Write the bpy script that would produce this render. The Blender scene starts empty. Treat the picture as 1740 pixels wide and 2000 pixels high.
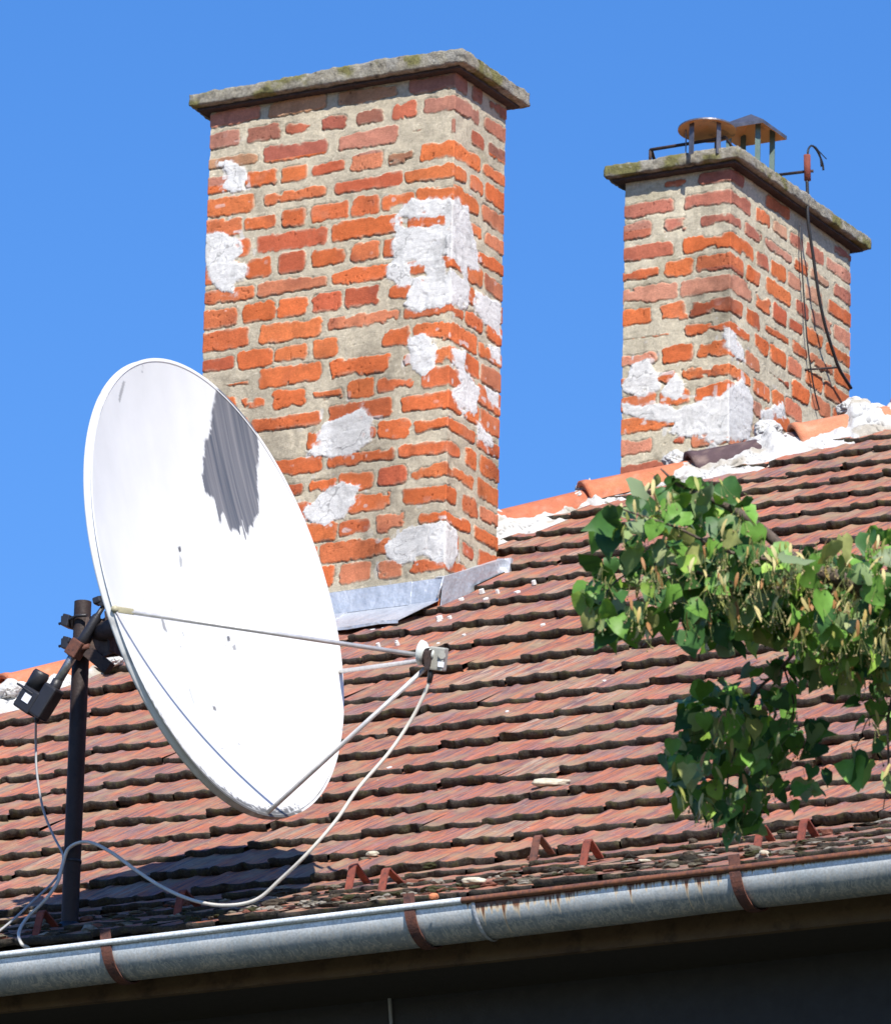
import bpy, bmesh, math, random
import numpy as np
from mathutils import Vector, Matrix, Quaternion

# ------------------------------------------------------------------ camera, sky, sun
RAD = math.radians
SC = bpy.context.scene
COL = SC.collection
FPX = 15000.0                                   # focal length in photo pixels (1740 x 2000)
AZ, EL, RO = RAD(28.9), RAD(17.3), RAD(1.6)
_R = np.array([math.cos(AZ), math.sin(AZ), 0.0])
_Fh = np.array([-math.sin(AZ), math.cos(AZ), 0.0])
FW = _Fh * math.cos(EL) + np.array([0, 0, math.sin(EL)])
_U = np.cross(_R, FW)
RT = _R * math.cos(RO) + _U * math.sin(RO)
UP = -_R * math.sin(RO) + _U * math.cos(RO)
DIST = 23.5 * FPX / 13500
CAM = -(FW + RT * ((860 - 870) / FPX) - UP * ((1198 - 1000) / FPX)) * DIST

cd = bpy.data.cameras.new('camera'); co = bpy.data.objects.new('camera', cd); COL.objects.link(co)
cd.sensor_fit = 'HORIZONTAL'; cd.sensor_width = 36.0; cd.lens = 36.0 * FPX / 1740
cd.clip_start = 0.5; cd.clip_end = 5000
m = Matrix((RT, UP, -FW)).transposed().to_4x4(); m.translation = Vector(CAM)
co.matrix_world = m
cd.dof.use_dof = True; cd.dof.focus_distance = 24.0; cd.dof.aperture_fstop = 17.0
SC.camera = co

SUN = Vector((0.85, -1.0, 1.2)).normalized()
w = bpy.data.worlds.new('World'); SC.world = w; w.use_nodes = True
nt = w.node_tree; bg = nt.nodes['Background']
sky = nt.nodes.new('ShaderNodeTexSky'); sky.sky_type = 'NISHITA'; sky.sun_disc = False
sky.sun_elevation = math.asin(SUN.z)
sky.sun_rotation = math.atan2(SUN.x, SUN.y)
sky.altitude = 600; sky.air_density = 1.25; sky.dust_density = 0.15; sky.ozone_density = 4.0
hs = nt.nodes.new('ShaderNodeHueSaturation'); hs.inputs['Saturation'].default_value = 1.28
nt.links.new(sky.outputs[0], hs.inputs['Color']); tint = nt.nodes.new('ShaderNodeMix'); tint.data_type = 'RGBA'; tint.blend_type = 'MULTIPLY'; tint.inputs[0].default_value = 1.0
tint.inputs[7].default_value = (0.95, 0.95, 1.20, 1)
nt.links.new(hs.outputs[0], tint.inputs[6]); nt.links.new(tint.outputs[2], bg.inputs['Color'])
bg.inputs['Strength'].default_value = 0.102
ld = bpy.data.lights.new('sun', 'SUN'); ld.energy = 5.0; ld.angle = RAD(0.53); ld.color = (1.0, 0.95, 0.87)
lo = bpy.data.objects.new('sun', ld); COL.objects.link(lo)
lo.rotation_euler = SUN.to_track_quat('Z', 'Y').to_euler()
SC.view_settings.view_transform = 'Standard'; SC.view_settings.look = 'None'
SC.view_settings.exposure = 0.45; SC.view_settings.gamma = 1.0
SC.render.film_transparent = False

# ------------------------------------------------------------------ helpers: where a sight line meets a plane
def ray(x, y): return FW + RT * ((x - 870) / FPX) - UP * ((y - 1000) / FPX)
def hit(x, y, n, c):
    n = np.array(n, float); d = ray(x, y)
    return CAM + d * ((c - n @ CAM) / (n @ d))
def at(x, y, D): return CAM + ray(x, y) * D
PITCH = RAD(31.0); T = math.tan(PITCH)
def on_roof(x, y, off=0.0): return hit(x, y, (0, -T, 1), off)

# ------------------------------------------------------------------ helpers: noise
def _h(ix, iy, iz, seed):
    n = (ix.astype(np.int64) * 374761393 + iy.astype(np.int64) * 668265263 + iz.astype(np.int64) * 2147483647 + seed * 1274126177) & 0xffffffff
    n = ((n ^ (n >> 13)) * 1274126177) & 0xffffffff
    n = (n ^ (n >> 16)) & 0xffffff
    return n / float(0xffffff)
def vn(x, y, z=0.0, seed=0):
    x, y, z = np.broadcast_arrays(np.asarray(x, float), np.asarray(y, float), np.asarray(z, float))
    ix, iy, iz = np.floor(x), np.floor(y), np.floor(z)
    fx, fy, fz = x - ix, y - iy, z - iz
    fx, fy, fz = [t * t * (3 - 2 * t) for t in (fx, fy, fz)]
    r = 0
    for a in (0, 1):
        for b in (0, 1):
            for c in (0, 1):
                r = r + _h(ix + a, iy + b, iz + c, seed) * (fx if a else 1 - fx) * (fy if b else 1 - fy) * (fz if c else 1 - fz)
    return r * 2 - 1
def fbm(x, y, z=0.0, seed=0, oct=4, gain=0.5):
    r, a, f, s = 0, 1.0, 1.0, 0
    x, y, z = np.asarray(x, float), np.asarray(y, float), np.asarray(z, float)
    x, y, z = .80 * x - .60 * y + .07 * z, .58 * x + .80 * y - .12 * z, z + .05 * x
    for i in range(oct):
        r = r + a * vn(x * f, y * f, z * f, seed + i * 17); s += a; a *= gain; f *= 2.03
        x, y = .744 * x - .668 * y + 3.1, .668 * x + .744 * y + 1.7
    return r / s
def sstep(a, b, x):
    t = np.clip((x - a) / (b - a), 0, 1); return t * t * (3 - 2 * t)
def poly_dist(px, py, poly):
    """signed distance (negative inside) to a polygon, arrays of points"""
    P = np.array(poly, float); d = np.full(px.shape, 1e9); inside = np.zeros(px.shape, bool)
    n = len(P)
    for i in range(n):
        a, b = P[i], P[(i + 1) % n]
        e = b - a; wx, wy = px - a[0], py - a[1]
        t = np.clip((wx * e[0] + wy * e[1]) / max(e @ e, 1e-12), 0, 1)
        d = np.minimum(d, (wx - e[0] * t) ** 2 + (wy - e[1] * t) ** 2)
        c = (a[1] > py) != (b[1] > py)
        with np.errstate(divide='ignore', invalid='ignore'):
            xi = (b[0] - a[0]) * (py - a[1]) / (b[1] - a[1] if b[1] != a[1] else 1e-12) + a[0]
        inside ^= c & (px < xi)
    d = np.sqrt(d); return np.where(inside, -d, d)

# ------------------------------------------------------------------ helpers: objects
def np_obj(name, V, Q, mat, parent=None, col=None, uv=None, smooth=True):
    V = np.asarray(V, np.float32).reshape(-1, 3); Q = np.asarray(Q, np.int32).reshape(-1, 4)
    me = bpy.data.meshes.new(name)
    me.vertices.add(len(V)); me.vertices.foreach_set('co', V.ravel())
    me.loops.add(Q.size); me.loops.foreach_set('vertex_index', Q.ravel())
    me.polygons.add(len(Q)); me.polygons.foreach_set('loop_start', np.arange(0, Q.size, 4, dtype=np.int32))
    me.update(calc_edges=True)
    me.polygons.foreach_set('use_smooth', np.full(len(Q), smooth, bool))
    if col is not None:
        ca = me.color_attributes.new('Col', 'FLOAT_COLOR', 'POINT')
        c = np.ones((len(V), 4), np.float32); c[:, :col.shape[1]] = col
        ca.data.foreach_set('color', c.ravel())
    if uv is not None:
        ul = me.uv_layers.new(name='UVMap'); ul.data.foreach_set('uv', np.asarray(uv, np.float32)[Q.ravel()].ravel())
    if mat: me.materials.append(mat)
    o = bpy.data.objects.new(name, me); COL.objects.link(o)
    if parent: par(o, parent)
    return o
def par(o, p):
    o.parent = p; o.matrix_parent_inverse = Matrix.Translation(-world_loc(p))
def world_loc(o):
    v = Vector(o.location)
    return v if not o.parent else (o.parent and Vector(o['wl'])) if 'wl' in o else Vector((0, 0, 0)) + v
def grid_q(nu, nv, off=0):
    i = np.arange(nu - 1)[:, None] * nv + np.arange(nv - 1)[None, :] + off
    return np.stack([i, i + nv, i + nv + 1, i + 1], -1).reshape(-1, 4)
def bm_obj(name, bm, mat, parent=None, smooth=False):
    me = bpy.data.meshes.new(name)
    bmesh.ops.recalc_face_normals(bm, faces=bm.faces[:])
    bm.to_mesh(me); bm.free()
    if mat: me.materials.append(mat)
    if smooth:
        for p in me.polygons: p.use_smooth = True
    o = bpy.data.objects.new(name, me); COL.objects.link(o)
    if parent: par(o, parent)
    return o
def empty(name, loc, **kw):
    o = bpy.data.objects.new(name, None); o.location = tuple(float(c) for c in loc); COL.objects.link(o)
    o.empty_display_size = 0.1
    for k, v in kw.items(): o[k] = v
    return o
def tag(o, **kw):
    for k, v in kw.items(): o[k] = v
    return o
def frame(d):
    d = Vector(d).normalized(); a = Vector((0, 0, 1)) if abs(d.z) < 0.9 else Vector((1, 0, 0))
    x = d.cross(a).normalized(); return x, x.cross(d).normalized(), d
def tube(bm, pts, r, n=12, cap=True, squash=None):
    """a tube through pts; r is a number or one per point"""
    pts = [Vector(p) for p in pts]; rings = []
    x0 = None
    for i, p in enumerate(pts):
        d = (pts[min(i + 1, len(pts) - 1)] - pts[max(i - 1, 0)]).normalized()
        if x0 is None: x, y, _ = frame(d)
        else:
            x = (x0 - d * x0.dot(d)).normalized(); y = d.cross(x) * -1
            y = x.cross(d)
        x0 = x
        rr = r[i] if hasattr(r, '__len__') else r
        rings.append([bm.verts.new(p + (x * math.cos(2 * math.pi * k / n) + y * math.sin(2 * math.pi * k / n)) * rr) for k in range(n)])
    for a, b in zip(rings, rings[1:]):
        for k in range(n):
            f = bm.faces.new((a[k], a[(k + 1) % n], b[(k + 1) % n], b[k])); f.smooth = True
    if cap: bm.faces.new(rings[0]); bm.faces.new(rings[-1][::-1])
def obox(bm, c, ax, ay, az, bev=0.0):
    """oriented box: centre and three half-axis vectors"""
    c = Vector(c); ax, ay, az = Vector(ax), Vector(ay), Vector(az)
    t = bmesh.new(); bmesh.ops.create_cube(t, size=2)
    if bev:
        M = Matrix((ax, ay, az)).transposed().to_4x4()
        bmesh.ops.transform(t, matrix=M, verts=t.verts[:])
        bmesh.ops.bevel(t, geom=t.edges[:], offset=bev, segments=2, affect='EDGES', profile=0.6)
        M = Matrix.Translation(c)
    else: M = Matrix.Translation(c) @ Matrix((ax, ay, az)).transposed().to_4x4()
    bmesh.ops.transform(t, matrix=M, verts=t.verts[:])
    me = bpy.data.meshes.new('tmp'); t.to_mesh(me); t.free(); bm.from_mesh(me); bpy.data.meshes.remove(me)
def spline(pts, n=10):
    P = [np.array(p, float) for p in pts]; P = [2 * P[0] - P[1]] + P + [2 * P[-1] - P[-2]]; out = []
    for i in range(1, len(P) - 2):
        a, b, c, d = P[i - 1:i + 3]
        for k in range(n):
            t = k / n
            out.append(0.5 * (2 * b + (c - a) * t + (2 * a - 5 * b + 4 * c - d) * t * t + (3 * b - a - 3 * c + d) * t ** 3))
    out.append(P[-2]); return out

# ------------------------------------------------------------------ materials
class Mat:
    def __init__(s, name, rough=0.8, metal=0.0, base=None, spec=None):
        s.m = bpy.data.materials.new(name); s.m.use_nodes = True; s.t = s.m.node_tree
        s.b = s.t.nodes['Principled BSDF']; s.b.inputs['Roughness'].default_value = rough; s.b.inputs['Metallic'].default_value = metal
        if base: s.b.inputs['Base Color'].default_value = (*base, 1)
        if spec is not None: s.b.inputs['Specular IOR Level'].default_value = spec
    def n(s, typ, **kw):
        q = s.t.nodes.new('ShaderNode' + typ)
        for k, v in kw.items():
            if k in q.inputs: q.inputs[k].default_value = v
            else: setattr(q, k, v)
        return q
    def l(s, a, b): s.t.links.new(a, b)
    def noise(s, scale, detail=5, rough=0.6, vec=None, out='Fac', dist=0):
        q = s.n('TexNoise', Scale=scale, Detail=detail, Roughness=rough, Distortion=dist)
        s.l(vec if vec else s.co(), q.inputs['Vector']); return q.outputs[out]
    def co(s, typ='Object'):
        if not hasattr(s, '_c'): s._c = s.n('TexCoord')
        return s._c.outputs[typ]
    def mapv(s, src, scale):
        q = s.n('Mapping'); q.inputs['Scale'].default_value = scale; s.l(src, q.inputs['Vector']); return q.outputs[0]
    def ramp(s, src, stops):
        q = s.n('ValToRGB'); s.l(src, q.inputs[0]); e = q.color_ramp.elements
        while len(e) < len(stops): e.new(0.5)
        for a, (p, c) in zip(e, stops): a.position = p; a.color = (*c, 1) if hasattr(c, '__len__') else (c, c, c, 1)
        return q.outputs[0]
    def mix(s, fac, a, b, mode='MIX'):
        q = s.n('Mix', data_type='RGBA', blend_type=mode)
        for v, i in ((fac, 0), (a, 6), (b, 7)):
            if hasattr(v, 'links') or hasattr(v, 'is_linked'): s.l(v, q.inputs[i])
            else: q.inputs[i].default_value = v if i == 0 else (*v, 1)
        return q.outputs[2]
    def col(s, src): s.l(src, s.b.inputs['Base Color'])
    def bump(s, src, dist=0.01, strength=1.0):
        q = s.n('Bump', Distance=dist, Strength=strength); s.l(src, q.inputs['Height']); s.l(q.outputs[0], s.b.inputs['Normal'])
    def attr(s, out='Color'):
        q = s.n('Attribute', attribute_name='Col'); return q.outputs[out]

def mat_painted(name, rough=0.85, var=0.25, scale=60, bump=0.002, fine=300):
    """colour comes from the mesh's own colour attribute, with grain on top"""
    M = Mat(name, rough, spec=0.25)
    g = M.ramp(M.noise(scale, 6, 0.65), [(0.25, 1 - var), (0.75, 1 + var * 0.6)])
    g2 = M.ramp(M.noise(fine, 3, 0.7), [(0.3, 0.82), (0.7, 1.12)])
    M.col(M.mix(1.0, M.mix(1.0, M.attr(), g, 'MULTIPLY'), g2, 'MULTIPLY'))
    M.bump(M.noise(fine * 0.8, 5, 0.7), bump)
    return M.m
M_BRICK = mat_painted('brick_and_mortar', 0.9, 0.22, 70, 0.003, 320)
M_CONC = mat_painted('weathered_concrete', 0.95, 0.45, 110, 0.008, 240)
M_MORTAR = mat_painted('lime_mortar', 0.9, 0.12, 40, 0.004, 200)
M_HIP = mat_painted('hip_clay', 0.8, 0.25, 25, 0.003, 250)

def mat_tiles():
    M = Mat('clay_tiles', 0.72, spec=0.3)
    uv = M.co('UV')
    base = M.attr(); moss = M.attr('Alpha')
    st = M.noise(1.0, 6, 0.7, M.mapv(uv, (42, 3.2, 1)))
    st2 = M.noise(1.0, 5, 0.65, M.mapv(uv, (85, 5.0, 1)))
    big = M.noise(1.0, 4, 0.6, M.mapv(uv, (7, 5, 1)))
    c = M.mix(M.ramp(st, [(0.44, 0.0), (0.56, 0.9)]), base, (0.52, 0.165, 0.075))
    c = M.mix(M.ramp(st2, [(0.46, 0.0), (0.60, 0.9)]), c, (0.15, 0.092, 0.10))
    c = M.mix(M.ramp(big, [(0.46, 0.0), (0.68, 0.8)]), c, (0.37, 0.27, 0.16))
    sp = M.noise(60, 4, 0.75)
    c = M.mix(M.ramp(sp, [(0.62, 0.0), (0.70, 0.8)]), c, (0.5, 0.46, 0.4))
    blot = M.noise(11, 5, 0.7); c = M.mix(M.ramp(blot, [(0.55, 0.0), (0.7, 0.6)]), c, (0.13, 0.10, 0.085))
    g = M.noise(150, 4, 0.8)
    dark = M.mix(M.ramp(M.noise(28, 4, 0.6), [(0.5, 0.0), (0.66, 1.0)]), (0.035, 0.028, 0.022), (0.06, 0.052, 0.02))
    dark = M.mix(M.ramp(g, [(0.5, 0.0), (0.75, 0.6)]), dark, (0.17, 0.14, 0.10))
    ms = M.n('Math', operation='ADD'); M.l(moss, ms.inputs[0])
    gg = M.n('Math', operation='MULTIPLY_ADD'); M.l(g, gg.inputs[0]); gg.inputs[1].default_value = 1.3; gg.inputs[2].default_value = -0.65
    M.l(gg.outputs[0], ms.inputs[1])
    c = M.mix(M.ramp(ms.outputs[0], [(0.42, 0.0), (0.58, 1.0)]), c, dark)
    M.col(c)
    M.bump(M.noise(120, 6, 0.75), 0.006)
    return M.m
M_TILE = mat_tiles()

def mat_zinc(name, c0=(0.42, 0.47, 0.52), c1=(0.62, 0.66, 0.70), rough=0.5, metal=0.75):
    M = Mat(name, rough, metal)
    a = M.noise(14, 5, 0.6); b = M.noise(90, 3, 0.6)
    c = M.mix(M.ramp(a, [(0.35, 0.0), (0.65, 1.0)]), c0, c1)
    c = M.mix(M.ramp(b, [(0.3, 0.5), (0.7, 0.0)]), c, tuple(x * 0.7 for x in c0))
    M.col(c); M.l(M.ramp(b, [(0.3, rough + 0.1), (0.7, rough - 0.08)]), M.b.inputs['Roughness']); M.bump(M.noise(7, 4, 0.55), 0.03)
    return M.m
M_FLASH = mat_zinc('zinc_flashing', (0.47, 0.50, 0.54), (0.60, 0.63, 0.67), 0.38, 0.35)

def mat_gutter():
    M = Mat('gutter_zinc', 0.42, 0.12, spec=0.5)
    uv = M.co('UV')   # u metres along, v 0 at the lip .. 1 underneath
    sep = M.n('SeparateXYZ'); M.l(uv, sep.inputs[0]); v = sep.outputs[1]
    base = M.mix(M.ramp(M.noise(9, 5, 0.65), [(0.35, 0.0), (0.65, 1.0)]), (0.70, 0.77, 0.80), (0.88, 0.91, 0.92))
    sp = M.ramp(M.noise(140, 3, 0.6), [(0.35, 0.75), (0.65, 1.1)])
    base = M.mix(1.0, base, sp, 'MULTIPLY')
    # run marks on the lower half
    # slanted curved coordinate
    w = M.noise(1.0, 3, 0.6, M.mapv(uv, (3, 2.2, 1)), out='Color')
    mp = M.mapv(uv, (74, 1.6, 1)); ad = M.n('VectorMath', operation='ADD'); M.l(mp, ad.inputs[0])
    sc = M.n('VectorMath', operation='SCALE'); M.l(w, sc.inputs[0]); sc.inputs['Scale'].default_value = 5.0; M.l(sc.outputs[0], ad.inputs[1])
    s = M.noise(1.0, 2, 0.5, ad.outputs[0])
    line = M.ramp(s, [(0.46, 0.0), (0.52, 1.0), (0.58, 0.0)])
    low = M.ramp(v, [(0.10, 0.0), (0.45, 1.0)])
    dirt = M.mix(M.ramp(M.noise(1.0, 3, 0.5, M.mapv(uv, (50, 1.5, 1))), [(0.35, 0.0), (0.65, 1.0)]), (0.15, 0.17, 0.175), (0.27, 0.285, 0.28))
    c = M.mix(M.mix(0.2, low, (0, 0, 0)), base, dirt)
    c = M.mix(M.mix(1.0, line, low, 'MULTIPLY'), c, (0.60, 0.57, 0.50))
    # rust creeping down from the lip: stored in the colour attribute as how far it reaches
    ra = M.attr('Color')
    dr = M.noise(1.0, 3, 0.6, M.mapv(uv, (48, 0.3, 1)))
    dr = M.ramp(dr, [(0.25, 0.08), (0.48, 0.18), (0.62, 0.4), (0.78, 1.0)]); dd = M.n('Math', operation='MULTIPLY'); M.l(dr, dd.inputs[0]); M.l(ra, dd.inputs[1])
    th = M.n('Math', operation='SUBTRACT'); M.l(dd.outputs[0], th.inputs[0]); M.l(v, th.inputs[1])
    ra2 = M.n('Math', operation='DIVIDE'); M.l(v, ra2.inputs[0]); mx = M.n('Math', operation='MAXIMUM'); M.l(dd.outputs[0], mx.inputs[0]); mx.inputs[1].default_value = .004; M.l(mx.outputs[0], ra2.inputs[1])
    rust = M.mix(M.ramp(ra2.outputs[0], [(0.55, 1.0), (0.8, 0.0)]), (0.70, 0.58, 0.42), M.mix(M.ramp(M.noise(70, 4, .7), [(.35, 0), (.65, 1)]), (0.11, 0.05, 0.035), (0.26, 0.10, 0.045)))
    fac = M.mix(1.0, M.ramp(th.outputs[0], [(0.0, 0.0), (0.012, 1.0)]), M.ramp(dd.outputs[0], [(0.006, 0.0), (0.016, 1.0)]), 'MULTIPLY')
    c = M.mix(fac, c, rust)
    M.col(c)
    inv = M.ramp(fac, [(0, 0.2), (1, 0.0)]); M.l(inv, M.b.inputs['Metallic'])
    M.bump(M.noise(4, 3, 0.5), 0.008)
    return M.m
M_GUT = mat_gutter()

def mat_rust(name, a=(0.23, 0.07, 0.035), b=(0.36, 0.10, 0.045), d=(0.07, 0.04, 0.035), scale=30, rough=0.8):
    M = Mat(name, rough, 0.1, spec=0.3)
    c = M.mix(M.ramp(M.noise(scale, 5, 0.7), [(0.35, 0.0), (0.65, 1.0)]), a, b)
    c = M.mix(M.ramp(M.noise(scale * 2.3, 4, 0.7), [(0.52, 0.0), (0.68, 0.85)]), c, d)
    M.col(c); M.bump(M.noise(scale * 6, 4, 0.7), 0.002); return M.m
M_RUST = mat_rust('red_lead_rust', (0.19, 0.055, 0.04), (0.30, 0.08, 0.05))
M_STRAP = mat_rust('brown_rusty_iron', (0.11, 0.055, 0.045), (0.19, 0.075, 0.05), (0.05, 0.03, 0.03))
M_DARK = mat_rust('dark_rusty_steel', (0.045, 0.035, 0.035), (0.085, 0.055, 0.045), (0.02, 0.017, 0.017))
M_MAST = mat_rust('mast_paint', (0.034, 0.024, 0.022), (0.046, 0.032, 0.029), (0.024, 0.018, 0.018), 12, 0.6)
M_OLD = mat_rust('old_plate', (0.09, 0.06, 0.05), (0.15, 0.11, 0.09), (0.06, 0.03, 0.025), 22)
def mat_plain(name, c, rough=0.5, metal=0.0, var=0.12, scale=40):
    M = Mat(name, rough, metal); g = M.ramp(M.noise(scale, 4, 0.6), [(0.3, 1 - var), (0.7, 1 + var)])
    M.col(M.mix(1.0, c, g, 'MULTIPLY')); M.bump(M.noise(scale * 5, 3, 0.6), 0.0006); return M.m
M_BLACK = mat_plain('black_plastic', (0.022, 0.022, 0.027), 0.45)
M_GREY = mat_plain('aged_grey_plastic', (0.40, 0.39, 0.34), 0.55, var=0.08)
M_WHITEP = mat_plain('white_plastic', (0.62, 0.64, 0.60), 0.45, var=0.05)
M_LABEL = mat_plain('paper_label', (0.8, 0.82, 0.9), 0.5, var=0.03)
M_ARM = mat_plain('arm_tube', (0.58, 0.56, 0.54), 0.35, 0.35, var=0.15)
M_GALV = mat_plain('galvanised_tube', (0.33, 0.34, 0.34), 0.38, 0.8, var=0.3)
M_CABLE = mat_plain('cream_cable', (0.62, 0.58, 0.50), 0.5, var=0.12, scale=12)
M_CABLE2 = mat_plain('grey_cable', (0.36, 0.36, 0.36), 0.5, var=0.12, scale=12)
M_BCABLE = mat_plain('black_cable', (0.02, 0.02, 0.022), 0.5)
M_UNDER = mat_rust('reflection_underside', (0.70, 0.34, 0.12), (0.85, 0.43, 0.16), (0.10, 0.07, 0.06), 5, 0.45)  # orange and dark tones paint the reflections on the cowl undersides
M_GREEN = mat_plain('green_grey_strap', (0.10, 0.15, 0.13), 0.5, 0.3)
M_SHEET = mat_plain('dull_steel_sheet', (0.16, 0.15, 0.16), 0.4, 0.6, var=0.3)
M_STONE = mat_plain('mortar_crumb', (0.5, 0.45, 0.34), 0.95, var=0.25, scale=60)
M_CHIP = mat_plain('orange_tile_chip', (0.6, 0.2, 0.09), 0.9, var=0.15, scale=60)
M_SOFFIT = mat_rust('soffit_board', (0.12, 0.075, 0.045), (0.17, 0.115, 0.065), (0.07, 0.045, 0.03), 6, 0.9)
def mat_reflector():
    M = Mat('reflector_paint', 0.45, 0.0, spec=0.35)
    g = M.ramp(M.noise(6, 4, 0.6), [(0.3, 0.95), (0.7, 1.03)])
    a = M.attr('Alpha')   # 1 where paint is gone
    st = M.noise(1.0, 4, 0.6, M.mapv(M.co('UV'), (60, 1.5, 1)))
    bare = M.mix(M.ramp(st, [(0.35, 0.0), (0.65, 1.0)]), (0.10, 0.11, 0.13), (0.24, 0.235, 0.24))
    M.col(M.mix(a, M.mix(1.0, M.attr(), g, 'MULTIPLY'), bare))
    return M.m
M_REFL = mat_reflector()
M_WALL = mat_plain('rendered_wall', (0.05, 0.048, 0.05), 0.95, var=0.12, scale=20)  # near-black base carries the deep shade below the eave
def mat_ground():
    M = Mat('ground', 0.95); c = M.mix(M.ramp(M.noise(0.3, 5, 0.6), [(0.4, 0.0), (0.6, 1.0)]), (0.04, 0.05, 0.02), (0.07, 0.065, 0.045)); M.col(c); return M.m

# ------------------------------------------------------------------ ground
bm = bmesh.new()
bmesh.ops.create_grid(bm, x_segments=40, y_segments=40, size=1500)
for v in bm.verts: v.co.z = -9.0
g = bm_obj('ground', bm, mat_ground()); g['kind'] = 'structure'

# ------------------------------------------------------------------ the house
HOUSE = empty('tiled_roof_house', (1.0, -3.3, -9.0), category='house',
              label='house with mossy red tiled hip roof carrying both brick chimneys and a zinc gutter')
HX = np.array([-6.0, -1.444, -1.178, -0.276, -0.092, 0.796, 1.6, 2.6]); HY = np.array([-5.6, -0.49, -0.18, 1.005, 1.237, 1.871, 2.45, 3.15])
def hipy(x): return np.interp(x, HX, HY)
def roof_z(y):
    y = np.asarray(y, float); yk = -3.53 * math.cos(PITCH)
    return np.where(y > yk, y * T, yk * T + (y - yk) * math.tan(RAD(22.5)))
VK = -3.53
def surf(u, v):
    """roof surface: u along the eave, v up the slope -> point, local normal"""
    a = np.where(v > VK, PITCH, RAD(22.5))
    y = np.where(v > VK, v * math.cos(PITCH), VK * math.cos(PITCH) + (v - VK) * math.cos(RAD(22.5)))
    z = np.where(v > VK, v * math.sin(PITCH), VK * math.sin(PITCH) + (v - VK) * math.sin(RAD(22.5)))
    return np.stack([u, y, z], -1), np.stack([0 * a, -np.sin(a), np.cos(a)], -1)

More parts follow.
